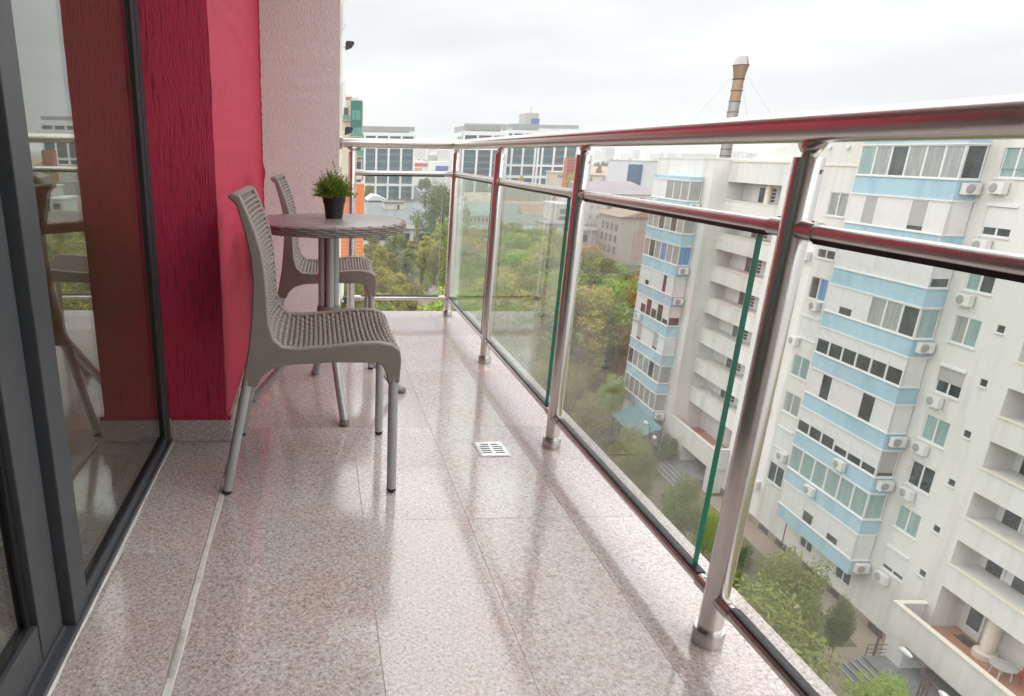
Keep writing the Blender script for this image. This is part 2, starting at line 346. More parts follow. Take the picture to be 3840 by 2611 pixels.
# wide white joint in line with the pilaster, and the bead along the door sill
sb = MB(); n = 60
for i in range(n):
    y0 = -2.0+4.18*i/n; y1 = -2.0+4.18*(i+1)/n
    a = [(.0085+.0018*math.sin(q*7.3)+.0012*math.sin(q*23.1)) for q in (y0, y1)]
    cx_ = -.2775
    sb.add([(cx_-a[0], y0, -.003), (cx_+a[0], y0, -.003), (cx_+a[1], y1, -.003), (cx_-a[1], y1, -.003), (cx_-a[0]*.7, y0, .0022), (cx_+a[0]*.8, y0, .0022), (cx_+a[1]*.8, y1, .0022), (cx_-a[1]*.7, y1, .0022)],
           [(4,5,6,7),(0,4,7,3),(1,2,6,5)])
sb.build('joint_filler', M['silicone'], fl, smooth=60)
sb = MB()
for i in range(n):
    y0 = -2.0+4.18*i/n; y1 = -2.0+4.18*(i+1)/n
    a = [(.0035+.0012*math.sin(q*9.3)+.001*math.sin(q*31)) for q in (y0, y1)]
    sb.add([(-.4905, y0, .004), (-.4905+a[0]*1.6, y0, .0014), (-.4905+a[1]*1.6, y1, .0014), (-.4905, y1, .004)], [(0,1,2,3)])
sb.build('sill_bead', M['silicone'], fl)

# red pilaster beside the door, with a stone skirting
pil = empty('red_pilaster', (-.40, 2.6, 0), label='rough red plastered pilaster with stone skirting beside the glass door', cat='pilaster')
def wavy_wall(x0, x1, y0, y1, z0, z1, wav=0):            # a wall block with slightly uneven arrises
    mb = MB(); nz_ = 70; vs = []
    r = random.Random(8)
    for i in range(nz_+1):
        z = z0+(z1-z0)*i/nz_
        d = [r.uniform(-1, 1)*wav for _ in range(4)]
        vs += [(x0, y0+d[0], z), (x1+d[1], y0+d[1], z), (x1+d[2], y1, z), (x0, y1, z)]
    fs = []
    for i in range(nz_):
        for k in range(4): fs.append((i*4+k, i*4+(k+1) % 4, i*4+4+(k+1) % 4, i*4+4+k))
    fs += [(3, 2, 1, 0), tuple(nz_*4+k for k in range(4))]
    return mb.add(vs, fs)
b0 = Vector((-.40, 2.6, 0))
wavy_wall(-.62, -.306, 2.196, 4.0635, .083, 2.6, .0012).build('pilaster_body', M['red'], pil, -b0)
# red paint lapping over the wall arris
r8 = random.Random(5); lap = MB()
zz = [0.09+.018*i for i in range(96)]
ww = [.006+.004*r8.random()+(.012*math.exp(-((z-.83)/.035)**2)) for z in zz]
for i in range(len(zz)-1):
    lap.quad((-.33, 4.0605, zz[i]), (-.306+ww[i], 4.0605, zz[i]), (-.306+ww[i+1], 4.0605, zz[i+1]), (-.33, 4.0605, zz[i+1]))
lap.build('paint_lap', M['red'], pil, -b0)
def skirt(mb): return mb
sk = MB().box(-.494, -.292, 2.186, 2.1955, .0005, .078).build('skirting', M['granite'], pil, -b0, bevel=.001)
MB().box(-.3055, -.292, 2.1962, 4.060, .0005, .078).build('skirting', M['granite'], pil, -b0, bevel=.001)
lp = MB(); r9 = random.Random(7); xs = [-.494+.0105*i for i in range(20)]
for i in range(19): lp.quad((xs[i], 2.1905, .083+.001), (xs[i+1], 2.1905, .084), (xs[i+1], 2.1852, .0755+r9.uniform(0, .004)), (xs[i], 2.1852, .0755+r9.uniform(0, .004)))
MB().prism([(2.1852, .0785), (2.1960, .0785), (2.1960, .090), (2.1905, .087)], 0, -.494, -.2915).build('paint_fillet', M['red'], pil, -b0)

wwl = empty('white_wall', (-.1, 4.2, 0), label='rough off-white plastered end wall behind the far chair', cat='wall')
b1 = Vector((-.1, 4.2, 0))
wavy_wall(-.62, .128, 4.064, 4.45, -.16, 2.6, .0015).build('wall_body', M['plaster'], wwl, -b1)
MB().box(-.31, .1305, 4.0545, 4.0628, .0005, .018).build('skirting', M['granite'], wwl, -b1)

ce = MB().box(-.60, .45, -.6, 4.45, 2.6, 2.8).build('balcony_ceiling', M['ceil']); tag(ce, kind='structure')
bk = MB().box(-.49, .97, -.60, -.45, -.16, 2.6).build('balcony_end_wall', M['plaster']); tag(bk, kind='structure')
hw = MB().box(-.62, -.4905, -1.4, -1.0, -.16, 2.6).build('house_wall', M['plaster']); tag(hw, kind='structure')
MB().box(-.62, -.49, -1.0, 2.19, 2.3, 2.6).build('lintel', M['plaster'], hw)
rm = MB()
for a in ((-4.2, -.621, -1.2, 3.2, -.2, -.02), (-4.2, -.621, -1.2, 3.2, 2.6, 2.7), (-4.3, -4.2, -1.2, 3.2, -.02, 2.6), (-4.2, -.621, -1.3, -1.2, -.02, 2.6), (-4.2, -.5315, 2.126, 2.194, -.02, 2.6)): rm.box(*a)
rmo = rm.build('room_interior', M['room']); tag(rmo, kind='structure')
# floor drain
dr = empty('floor_drain', (.586, 2.10, 0), label='square steel floor drain with slots in the granite floor', cat='drain')
MB().box(-.050, .050, -.060, .060, .0006, .0022).build('frame', M['steel2'], dr, rot=(0, 0, .03))
MB().box(-.045, .045, -.055, .055, .0022, .0034).build('cover', M['drain'], dr, rot=(0, 0, .03), bevel=.0006)
sm_ = MB().box(-.0145, .0145, -.0028, .0028, .0034, .0040).mesh('slot', M['dark'])
for i in range(5):
    for sx in (-1, 1):
        if i in (0,): s_ = .8
        else: s_ = 1.0
        o = link('slot', sm_, dr, (sx*.0215*s_, .034-.0165*i, 0), (0, 0, .03)); o.scale = (s_*1.1, 1, 1)

# ------------------------------------------------------------------ railing
ral = empty('balcony_railing', (RX, 2.2, 0), label='stainless steel balcony railing with clear glass infill panels', cat='railing')
rb = Vector((RX, 2.2, 0))
def rp(*q): return [Vector(a)-rb for a in q]
PY = [1.131+.9895*k for k in range(-1, 4)]               # posts along the long side; the last is the corner
PY[-1] = 4.100; FX = .204
POSTS = [(RX, y) for y in PY]+[(FX, 4.1)]
pm = MB().lathe([(.0228, .001), (.0232, .002), (.0232, .945), (.0222, .9465), (.0125, .9466)], 32).mesh('post', M['steel'], 35)
cm = MB().lathe([(.0235, .0008), (.0298, .0008), (.0300, .003), (.0300, .032), (.0285, .0345), (.0236, .0345)], 32).mesh('base_collar', M['steel2'], 35)
pn = MB().lathe([(.0125, .9455), (.0125, .960), (.0125, .966)], 24).mesh('pin', M['steel'], 35)
sdm = MB().tube([(0, -.034, .9730), (0, -.022, .9680), (0, -.012, .9648), (0, 0, .9640), (0, .012, .9648), (0, .022, .9680), (0, .034, .9730)], [.003, .009, .013, .0155, .013, .009, .003], 14).mesh('saddle', M['steel'], 40)
scm = MB().lathe([(.0001, .0010), (.0032, .0022), (.0040, .0002), (.0040, -.002)], 12).mesh('screw', M['steel2'], 40)
for k, (x, y) in enumerate(POSTS):
    po = link('post', pm, ral, Vector((x, y, 0))-rb)
    link('base_collar', cm, po)
    link('pin', pn, po)
    so = link('saddle', sdm, po)
    if k == len(POSTS)-1: so.rotation_euler = (0, 0, math.pi/2)
    link('screw', scm, po, (.0095, -.0212, .925), (math.radians(90), 0, math.radians(24)))
ZT, ZM, ZB = .9930, .8325, .1085
MB().tube(rp((RX, -.449, ZT), (RX, 4.0795, ZT), (RX-.004, 4.092, ZT), (RX-.012, 4.0985, ZT), (RX-.022, 4.1, ZT), (.150, 4.1, ZT)), .0245, 32).build('top_rail', M['steel'], ral, smooth=50)
MB().tube(rp((.146, 4.1, ZT), (.1305, 4.1, ZT)), .034, 32).build('wall_flange', M['steel2'], ral, smooth=50)
def hrail(p0, p1, z, nm, glass_side):
    p0 = Vector((*p0, z)); p1 = Vector((*p1, z)); d = (p1-p0).normalized()
    a = p0+d*.021; b = p1-d*.021
    ro = MB().tube([a-rb, b-rb], .0128, 20).build(nm, M['steel'], ral, smooth=50)
    for q, s in ((a, 1), (b, -1)):
        MB().tube([q-rb-d*s*.004, q-rb+d*s*.036], .0160, 20).build('sleeve', M['steel2'], ro, smooth=50)
        link('screw', scm, ro, q-rb+d*s*.022+Vector((0, 0, .0152)))
    gk = MB()
    zz = z+(.0135 if z < .5 else -.0135)
    q0 = a+d*.040-rb; q1 = b-d*.040-rb; pz = Vector((0, 0, .0045)); s_ = Vector((d.y, -d.x, 0))*.0088
    vs = [q0-s_, q0+s_, q1+s_, q1-s_]; vs = [Vector((v.x, v.y, zz-(.0055 if z < .5 else .0035))) for v in vs]+[Vector((v.x, v.y, zz+(.0035 if z < .5 else .0055))) for v in vs]
    gk.add(vs, [(0,3,2,1),(4,5,6,7),(0,1,5,4),(1,2,6,5),(2,3,7,6),(3,0,4,7)])
    gk.build('gasket', M['rubber'], ro)
    return ro
def panel(p0, p1):
    p0 = Vector((*p0, 0)); p1 = Vector((*p1, 0)); d = (p1-p0).normalized(); a = p0+d*.088-rb; b = p1-d*.066-rb; s_ = Vector((d.y, -d.x, 0))*.0060
    z0, z1 = ZB+.0125, ZM-.0125
    vs = [(a-s_), (a+s_), (b+s_), (b-s_)]
    vs = [(v.x, v.y, z0) for v in vs]+[(v.x, v.y, z1) for v in vs]
    mb = MB().add(vs, [(1, 2, 6, 5), (3, 0, 4, 7)]); mb.cur = 1
    b_ = len(mb.v); mb.f += [(0, 1, 5, 4), (2, 3, 7, 6), (4, 5, 6, 7)]; mb.m += [1, 0, 0] if abs(d.y) > .5 else [2, 2, 0]
    mb.build('glass_panel', [M['glass'], M['gedge'], M['gpale']], ral)
segs = [((RX, -.449), (RX, PY[0]))]+[((RX, PY[i]), (RX, PY[i+1])) for i in range(len(PY)-1)]+[((FX, 4.1), (RX, 4.1))]
for a, b in segs:
    hrail(a, b, ZM, 'middle_rail', 1); hrail(a, b, ZB, 'bottom_rail', -1); panel(a, b)

# ------------------------------------------------------------------ sliding door
dor = empty('sliding_door', (-.53, 1.2, 0), label='anthracite framed sliding glass door mirroring the balcony', cat='door')
db = Vector((-.53, 1.2, 0))
def dbx(name, m, *a, bevel=.002, parent=None): return MB().box(*a).build(name, M[m], parent or dor, -db, bevel=bevel)
dbx('sill', 'frame', -.600, -.4905, -1.0, 2.184, .0005, .016)
dbx('jamb', 'frame', -.531, -.4955, 2.152, 2.1835, .0165, 2.3)
dbx('head', 'frame', -.600, -.4945, -1.0, 2.1515, 2.24, 2.3)
# fixed leaf (far): near stile, far stile, bottom rail, pane
dbx('stile', 'frame', -.575, -.4955, 1.208, 1.288, .0165, 2.24)
dbx('stile', 'frame', -.531, -.5005, 2.122, 2.1515, .0165, 2.24)
dbx('bottom_rail', 'frame', -.575, -.4975, 1.2885, 2.1215, .0165, .046)
p1 = MB().box(-.5160, -.5100, 1.2883, 2.1217, .0465, 2.24).build('pane', M['dglass'], dor, -db)
MB().box(-.5095, -.5030, 1.2885, 2.1215, .0462, .0515).build('gasket', M['rubber'], p1)
MB().box(-.5095, -.5030, 2.1165, 2.1214, .0518, 2.235).build('gasket', M['rubber'], p1)
# sliding leaf (near), one track further in
dbx('track', 'frame', -.592, -.5085, -1.0, 1.1895, .0165, .030)
dbx('stile', 'frame', -.588, -.5140, 1.088, 1.190, .0305, 2.24)
MB().box(-.585, -.5240, 1.1905, 1.2075, .0165, 2.24).build('brush_seal', M['rubber'], dor, -db)
dbx('bottom_rail', 'frame', -.588, -.5160, -1.0, 1.0875, .0305, .110)
p2 = MB().box(-.5400, -.5340, -1.0, 1.0878, .1105, 2.24).build('pane', M['dglass'], dor, -db)
MB().box(-.5335, -.5265, 1.070, 1.0876, .1180, 2.235).build('gasket', M['rubber'], p2)
MB().box(-.5335, -.5265, -1.0, 1.0876, .1106, .1175).build('gasket', M['rubber'], p2)

# ------------------------------------------------------------------ chairs
def catmull(pts, n):
    out_ = []; P = [Vector(q) for q in pts]; P = [2*P[0]-P[1]]+P+[2*P[-1]-P[-2]]
    for i in range(1, len(P)-2):
        for k in range(n):
            t = k/n; a, b, c, d = P[i-1:i+3]
            out_.append(.5*((2*b)+(c-a)*t+(2*a-5*b+4*c-d)*t*t+(3*b-3*c+d-a)*t**3))
    out_.append(P[-2]); return out_
SEAT = catmull([(-.200, .831), (-.183, .793), (-.164, .745), (-.150, .695), (-.141, .64), (-.136, .57), (-.133, .505), (-.122, .458), (-.096, .433), (-.05, .427), (.03, .434), (.11, .443), (.17, .445), (.207, .438), (.226, .420), (.232, .400)], 6)
_len = [0]
for i in range(1, len(SEAT)): _len.append(_len[-1]+(SEAT[i]-SEAT[i-1]).length)
TOT = _len[-1]
def surf(s, y):
    s = max(0, min(TOT-1e-6, s)); i = max(k for k in range(len(_len)-1) if _len[k] <= s); t = (s-_len[i])/(_len[i+1]-_len[i])
    q = SEAT[i].lerp(SEAT[i+1], t); d = (SEAT[i+1]-SEAT[i]).normalized(); nrm = Vector((-d.y, d.x))    # nrm points to the sitter
    nrm = -nrm if nrm.dot(Vector((1, 1))) < 0 else nrm
    sag = .014*(1-(y/.2)**2)*min(1, s/.05)*min(1, (TOT-s)/.08)
    q = q-nrm*sag
    return Vector((q.x, y, q.y)), Vector((nrm.x, 0, nrm.y)), Vector((d.x, 0, d.y))
def make_chair():
    root = empty('chair')
    # shell
    mb = MB(); ns, ny = 44, 8; vs = []; fs = []
    for side in (0, 1):
        for i in range(ns+1):
            for j in range(ny+1):
                p, nn, d = surf(TOT*i/ns, -.197+.394*j/ny); vs.append(p-nn*(.0050 if side == 0 else .0078))
    N = (ns+1)*(ny+1)
    for i in range(ns):
        for j in range(ny):
            a = i*(ny+1)+j; fs.append((a, a+1, a+ny+2, a+ny+1)); fs.append((N+a, N+a+ny+1, N+a+ny+2, N+a+1))
    for j in range(ny): fs.append((j, N+j, N+j+1, j+1)); e = ns*(ny+1)+j; fs.append((e, e+1, N+e+1, N+e))
    for i in range(ns):
        a = i*(ny+1); fs.append((a, a+ny+1, N+a+ny+1, N+a)); a += ny; fs.append((a, N+a, N+a+ny+1, a+ny+1))
    sh = mb.add(vs, fs).build('seat_shell', M['resin'], root, smooth=60)
    # woven strands
    wv = MB(); pitch = .0140; rows = int((TOT-.03)/pitch); cell = .0430
    def strand(s, y, sign, ln, wd, h):
        st = []
        for (t, hh) in ((-.5, -.0042), (-.32, h*.9), (0, h*1.12), (.32, h*.9), (.5, -.0042)):
            yy = y+t*ln
            if abs(yy) > .196: yy = math.copysign(.196, yy)
            for ds, k in ((-.5, 0), (-.28, 1), (.28, 1), (.5, 0)):
                p, nn, d = surf(s+ds*wd, yy)
                off = hh if k else min(hh, 0)-.0035
                st.append(p+nn*(off if sign > 0 else -.0090-off))
        fs = []
        for i in range(4):
            for k in range(3):
                q = (i*4+k, i*4+k+1, i*4+k+5, i*4+k+4); fs.append(q if sign > 0 else q[::-1])
        wv.add(st, fs)
    for i in range(rows):
        s = .022+i*pitch
        off = (i % 2)/2
        for j in range(-1, 10):
            y = -.197+(j+off)*cell+cell*.5
            if y < -.190 or y > .190: continue
            strand(s, y, 1, cell*.74, pitch*.92, .0052)
            if s < .40: strand(s, y+cell*.5 if y+cell*.5 < .19 else y, -1, cell*.76, pitch*.9, .0040)
    tag(wv.build('woven_strands', M['resin'], sh, smooth=70), kind='stuff')
    # side frames
    prof = [(-.206, .328), (-.192, .400), (-.183, .448), (-.176, .505), (-.168, .607), (-.171, .678), (-.187, .753), (-.204, .812), (-.222, .828), (-.223, .834), (-.212, .8395), (-.193, .834),
            (-.176, .792), (-.158, .745), (-.1445, .695), (-.1365, .64), (-.1325, .57), (-.130, .505), (-.118, .460), (-.094, .4385), (-.05, .434), (.03, .4405), (.11, .4495), (.17, .4515), (.205, .445), (.227, .428), (.231, .400), (.2275, .335), (.195, .333),
            (.191, .362), (.178, .386), (.160, .394), (.04, .395), (-.085, .388), (-.125, .376), (-.150, .355), (-.165, .324)]
    for sgn in (-1, 1):
        f = MB().prism(prof, 1, sgn*.1965, sgn*.2245) if sgn > 0 else MB().prism(prof, 1, -.2245, -.1965)
        f.build('side_frame', M['resin'], root, smooth=50, bevel=.004)
    # top lip and aprons
    MB().prism([(-.222, .829), (-.223, .834), (-.212, .8395), (-.190, .834), (-.194, .826)], 1, -.1964, .1964).build('top_lip', M['resin'], root, bevel=.0015)
    MB().prism([(.229, .405), (.234, .400), (.231, .352), (.221, .352), (.219, .405)], 1, -.1964, .1964).build('front_apron', M['resin'], root, bevel=.002)
    MB().prism([(-.187, .42), (-.176, .42), (-.180, .372), (-.191, .372)], 1, -.1964, .1964).build('rear_apron', M['resin'], root, bevel=.002)
    for sgn in (-1, 1):
        for fx, tx, tz in ((.2155, .2115, .34), (-.262, -.187, .332)):
            top = Vector((tx, sgn*.2105, tz+.03)); bot = Vector((fx, sgn*.2165, .008))
            d = (top-bot).normalized()
            top = bot+d*((tz+.02-.008)/d.z)
            lg = MB().tube([bot, top], .0138, 20).build('leg', M['alu'], root, smooth=50)
            MB().tube([bot-d*.0055, bot-d*.0055+d*.008], .0142, 20).build('foot_cap', M['rubber'], lg, smooth=50)
    return root
ch = make_chair(); ch.location = (0, 2.0225, .0025)
tag(ch, 'taupe woven resin chair with grey metal legs nearest the glass door', 'chair', 'woven balcony chairs')
ch2 = copy_tree(ch); ch2.location = (.035, 3.225, .0025); ch2.rotation_euler = (0, 0, math.radians(-1.5))
tag(ch2, 'taupe woven resin chair behind the round table against the white wall', 'chair', 'woven balcony chairs')

# ------------------------------------------------------------------ table
tb = empty('round_table', (.045, 2.63, .001), label='round taupe resin table with woven rim and four grey tube legs', cat='table')
TR, TH = .287, .703
MB().lathe([(.001, TH-.02), (TR-.012, TH-.02), (TR-.008, TH-.012), (TR-.008, TH-.003), (TR-.014, TH), (.001, TH)], 72).build('table_top', M['resintop'], tb, smooth=40)
rim = MB().lathe([(TR-.012, TH-.036), (TR-.003, TH-.036), (TR-.002, TH-.030), (TR-.002, TH-.004), (TR-.0075, TH-.0012), (TR-.011, TH-.004)], 72).build('rim', M['resin'], tb, smooth=40)
rw = MB()
NS = 28
for row in range(4):
    z = TH-.0085-.0078*row
    for k in range(NS):
        a0 = 2*math.pi*(k+.5*(row % 2))/NS; st = []
        for t, h in ((-.48, -.001), (-.34, .0032), (0, .0042), (.34, .0032), (.48, -.001)):
            a = a0+t*2*math.pi/NS
            for dz, kk in ((-.0036, 0), (-.0018, 1), (.0018, 1), (.0036, 0)):
                r_ = TR-.002+(h if kk else -.0005); st.append((r_*math.cos(a), r_*math.sin(a), z+dz))
        rw.add(st, [(i*4+q, i*4+q+4, i*4+q+5, i*4+q+1)[::-1] for i in range(4) for q in range(3)])
for k in range(NS):
    a = 2*math.pi*(k+.25)/NS
    for da in (-.012, .012):
        c_, s_ = math.cos(a+da), math.sin(a+da)
        rw.tube([((TR-.009)*c_, (TR-.009)*s_, TH-.0005), ((TR-.001)*c_, (TR-.001)*s_, TH-.004), ((TR)*c_, (TR)*s_, TH-.018), ((TR-.002)*c_, (TR-.002)*s_, TH-.037)], .0022, 6)
tag(rw.build('woven_strands', M['resin'], rim, smooth=70), kind='stuff')
MB().lathe([(.001, TH-.045), (.085, TH-.045), (.10, TH-.03), (.10, TH-.0205)], 32).build('hub_plate', M['resin'], tb, smooth=40)
col_ = MB().lathe([(.030, .335), (.0455, .335), (.0455, .368), (.042, .378), (.030, .378)], 32).build('collar', M['resin'], tb, smooth=40)
for k in range(4):
    a = math.radians(-80+90*k); c_, s_ = math.cos(a), math.sin(a)
    pts = catmull([(.0245, TH-.046), (.0245, .5), (.0245, .38), (.030, .345), (.058, .300), (.125, .215), (.225, .095), (.307, .010)], 5)
    lg = MB().tube([(q.x*c_, q.x*s_, q.y) for q in pts], .0158, 18).build('leg', M['alu'], tb, smooth=60)
    MB().lathe([(.016, 0), (.0185, .002), (.0185, .014), (.012, .022)], 18).build('foot_cap', M['resin'], lg, (.309*c_, .309*s_, .0012), smooth=40)

# ------------------------------------------------------------------ potted plant
pp = empty('potted_plant', (.066, 2.693, TH+.0012), label='small bushy green plant in a black plastic pot on the table', cat='potted plant')
MB().lathe([(.028, 0), (.0325, .001), (.0395, .055), (.0425, .055), (.0445, .076), (.0425, .078), (.041, .074), (.038, .066)], 40).build('pot', M['pot'], pp, smooth=40)
MB().lathe([(.0005, .0675), (.036, .067), (.0385, .066)], 32).build('soil', M['soil'], pp)
rp_ = np.random.RandomState(3); V = []; Fc = []; stem = MB()
def leaf_quad(V, Fc, p, d, ln, wd, up):
    d = d/np.linalg.norm(d); s = np.cross(d, up); s = s/(np.linalg.norm(s)+1e-9); b = len(V)
    V += [tuple(p), tuple(p+d*ln*.5+s*wd*.5), tuple(p+d*ln), tuple(p+d*ln*.5-s*wd*.5)]; Fc.append((b, b+1, b+2, b+3))
for i in range(430):
    th = rp_.uniform(0, 2*math.pi); el = math.acos(rp_.uniform(-.12, 1)); R_ = .078*rp_.uniform(.72, 1.08)
    e = np.array([math.sin(el)*math.cos(th)*R_*1.08, math.sin(el)*math.sin(th)*R_*1.08, .084+math.cos(el)*R_*(1.12 if el < 1.5 else .6)])
    s0 = np.array([rp_.normal(0, .014), rp_.normal(0, .014), .066]); mid = s0*.5+e*.5+np.array([0, 0, .016])
    if i % 2 == 0: stem.tube([s0, mid, e], [.0007, .0006, .0004], 4, False)
    for k in range(20):
        t = .30+.70*k/19; q = (1-t)**2*s0+2*t*(1-t)*mid+t*t*e+rp_.normal(0, .002, 3)
        dr_ = rp_.normal(0, 1, 3)+np.array([0, 0, .4])+(e-s0)*5
        leaf_quad(V, Fc, q, dr_, rp_.uniform(.0042, .0070), rp_.uniform(.0028, .0046), rp_.normal(0, 1, 3))
for s0, e in (((.03, 0, .066), (.088, -.01, .094)), ((.0, .01, .09), (-.004, 0, .208)), ((.02, 0, .09), (.022, 0, .186)), ((-.02, 0, .1), (-.03, 0, .18))):
    s0 = np.array(s0); e = np.array(e); mid = (s0+e)/2+np.array([.012, 0, -.018 if e[2] < .1 else 0]); stem.tube([s0, mid, e], .0006, 4, False)
    for k in range(22):
        t = .35+.65*k/21; q = (1-t)**2*s0+2*t*(1-t)*mid+t*t*e; leaf_quad(V, Fc, q, rp_.normal(0, 1, 3)+(e-s0)*10, .008, .0042, rp_.normal(0, 1, 3))
me = bpy.data.meshes.new('foliage'); me.from_pydata(V, [], Fc); me.materials.append(M['herb']); link('foliage', me, pp)
stem.build('stems', M['herb'], pp)

# ------------------------------------------------------------------ apartment block across the yard
AZ = math.radians(2.3)
AB = Vector((32.45, 42.0, GZ))                           # (out, along, up) in the block's own frame
def abw(v, u, z): return Vector((u*math.sin(AZ)+v*math.cos(AZ), u*math.cos(AZ)-v*math.sin(AZ), z))
apt = empty('apartment_building', abw(*AB), -AZ, 'tall cream apartment block with stacked blue banded bays across the yard', 'apartment building')
def ap(name, mb, m, parent=None, loc=None, **k):
    return mb.build(name, m if isinstance(m, list) else M[m], parent or apt, (Vector(loc) if loc else Vector((0, 0, 0)))-(AB if parent is None else Vector((0, 0, 0))), **k)
def holed_wall(x, y0, y1, z0, z1, holes, depth, mb=None, bd=None):   # wall face at x looking -x, holes (y0,y1,z0,z1,depth)
    mb = mb or MB()
    ys = sorted({y0, y1, *[h[0] for h in holes], *[h[1] for h in holes]}); zs = sorted({z0, z1, *[h[2] for h in holes], *[h[3] for h in holes]})
    ys = [q for q in ys if y0 <= q <= y1]; zs = [q for q in zs if z0 <= q <= z1]
    for i in range(len(ys)-1):
        for j in range(len(zs)-1):
            cyy, czz = (ys[i]+ys[i+1])/2, (zs[j]+zs[j+1])/2
            if any(h[0] < cyy < h[1] and h[2] < czz < h[3] for h in holes): continue
            mb.quad((x, ys[i+1], zs[j]), (x, ys[i], zs[j]), (x, ys[i], zs[j+1]), (x, ys[i+1], zs[j+1]))
    for h in holes:
        d = x+(h[4] if len(h) > 4 else depth); a, b, c, e = h[:4]
        mb.quad((x, a, c), (x, b, c), (d, b, c), (d, a, c)); mb.quad((x, b, e), (x, a, e), (d, a, e), (d, b, e))
        mb.quad((x, a, e), (x, a, c), (d, a, c), (d, a, e)); mb.quad((x, b, c), (x, b, e), (d, b, e), (d, b, c))
        mb.quad((d, b, c), (d, a, c), (d, a, e), (d, b, e))
    return mb
VM, VB, VF, VW = 32.45, 31.28, 29.95, 31.12              # main wall, near bay, far bay, far wing wall
SILL = [.06-2.805*n for n in range(9)]
LOGS = [-2.48-2.815*n for n in range(7)]                 # loggia parapet tops
holes = []; wins = []
for n in range(9):
    z = SILL[n]
    holes.append((33.72, 35.32, z+.14, z+1.60)); wins.append(('A', n, 33.72, 35.32, z+.14, z+1.60))
    if n: holes.append((45.45, 47.22, z+.10, z+1.62)); wins.append(('B', n, 45.45, 47.22, z+.10, z+1.62))
    if n >= 1: holes.append((48.70, 50.35, z+.45, z+1.72)); wins.append(('C', n, 48.70, 50.35, z+.45, z+1.72))
    if n >= 1: holes.append((32.44, 32.86, z+1.27, z+1.64, .22))
for n in range(7):
    z = LOGS[n]
    holes.append((52.68, 60.35, z, z+1.50, 1.5))
    if n >= 1: holes.append((22.0, 31.33, z-.12, z+1.40, 1.6))
holes.append((22.0, 31.33, -23.45, -20.80, 1.6)); holes.append((52.68, 60.35, -23.45, -20.70, 1.5))
holes.append((22.0, 30.6, -26.0, -24.2, 1.6)); holes.append((53.2, 57.6, -26.0, -24.0, 1.5))
# basement windows and low windows under the near bay
low = [(41.0, 42.3), (37.2, 38.6)]
for a, b in low: holes.append((a, b, -25.05, -24.15)); wins.append(('G', 9, a, b, -25.05, -24.15))
mw = holed_wall(VM, 18.0, 60.4, GZ, .62, holes, .16)
mw.quad((VM, 60.4, .62), (VM, 18, .62), (VM+11, 18, .62), (VM+11, 60.4, .62))
ap('wall', mw, 'bwhite')
# upper storey of the near wing, step walls, far wing
up_ = holed_wall(VM, 18.0, 49.0, .622, 3.1, [(33.72, 35.32, .622, 1.60)], .16)
up_.box(VM+.002, VM+11, 18, 49, 3.1, 3.35)
ap('upper_wall', up_, 'bwhite')
gb = MB().prism([(49.002, .63), (60.3, .63), (54.2, 1.95), (53.0, 2.45), (49.002, 2.45)], 0, VM+.9, VM+10); ap('attic_gable', gb, 'bwhite')
ap('attic_window', MB().box(VM+.86, VM+.898, 51.0, 51.9, .9, 1.65), 'greeng')
fw = MB().box(VW, VM+11, 60.402, 71.5, GZ, .78); fw.box(VW-.05, VM+11.1, 60.35, 71.6, .78, .92); ap('far_wing', fw, 'bwhite')
ap('roof_coping', MB().box(VM-.06, VM+.25, 52.3, 60.3, .623, .74), 'sillc')
ap('roof_coping', MB().box(VM-.06, VM+.3, 43.9, 48.99, .52, .62), 'sillc')
for u_ in (44.5, 46.4, 48.2): ap('roof_vent', MB().lathe([(.001, .0), (.13, .0), (.13, .16), (.001, .2)], 10), 'pvc', loc=(VM-.1, u_, 1.62))
for (a, b, h_) in ((36.6, 37.6, .75), (34.6, 35.7, .8)): ap('roof_stack', MB().box(VM+1, VM+2, a, b, 3.352, 3.35+h_), 'bwhite')
# dark plinth strip and basement grilles
ap('plinth', MB().box(VM-.04, VM-.004, 31.6, 52.6, GZ, GZ+.55), 'pave')
for u_ in (33.8, 37.6, 40.2, 43.4, 45.6): ap('basement_grille', MB().box(VM-.06, VM-.041, u_, u_+1.2, GZ+.06, GZ+.5), 'dgrey')

PW = .055
def window(y0, y1, z0, z1, x, parent=None, pane='wdark', shut=0, shutm='shutter', cols=2, sill=True, lean=0):
    w_ = empty('window'); w_.parent = parent or apt; w_.location = Vector((x, (y0+y1)/2, z0))-(AB if parent is None else Vector((0, 0, 0)))
    W, H = (y1-y0)/2, z1-z0
    f = MB(); e = PW
    f.box(.04, .11, -W+.004, W-.004, .004, e); f.box(.04, .11, -W+.004, W-.004, H-e, H-.004); f.box(.04, .11, -W+.004, -W+e, e, H-e); f.box(.04, .11, W-e, W-.004, e, H-e)
    for c in range(1, cols):
        q = -W+2*W*c/cols; f.box(.041, .109, q-e*.9, q+e*.9, e, H-e)
    f.build('frame', M['pvc'], w_)
    for c in range(cols):
        a = -W+2*W*c/cols+e; b = -W+2*W*(c+1)/cols-e
        MB().box(.075, .08, a, b, e, H-e).build('pane', M[pane if isinstance(pane, str) else pane[c]], w_)
    if sill: MB().box(-.07, .035, -W-.07, W+.07, -.07, -.004).build('sill', M['pvc'], w_)
    if shut > 0:
        MB().box(.012, .034, -W+.01, W-.01, H*(1-shut), H-.005).build('roller_shutter', M[shutm], w_)
        MB().box(-.09, .01, -W-.03, W+.03, H-.02, H+.12).build('shutter_box', M['pvc'], w_)
    return w_
rs = random.Random(12)
SA = {1: .72, 2: 0, 4: .55, 8: .8}; SB_ = {2: .62, 4: 1, 7: 1}
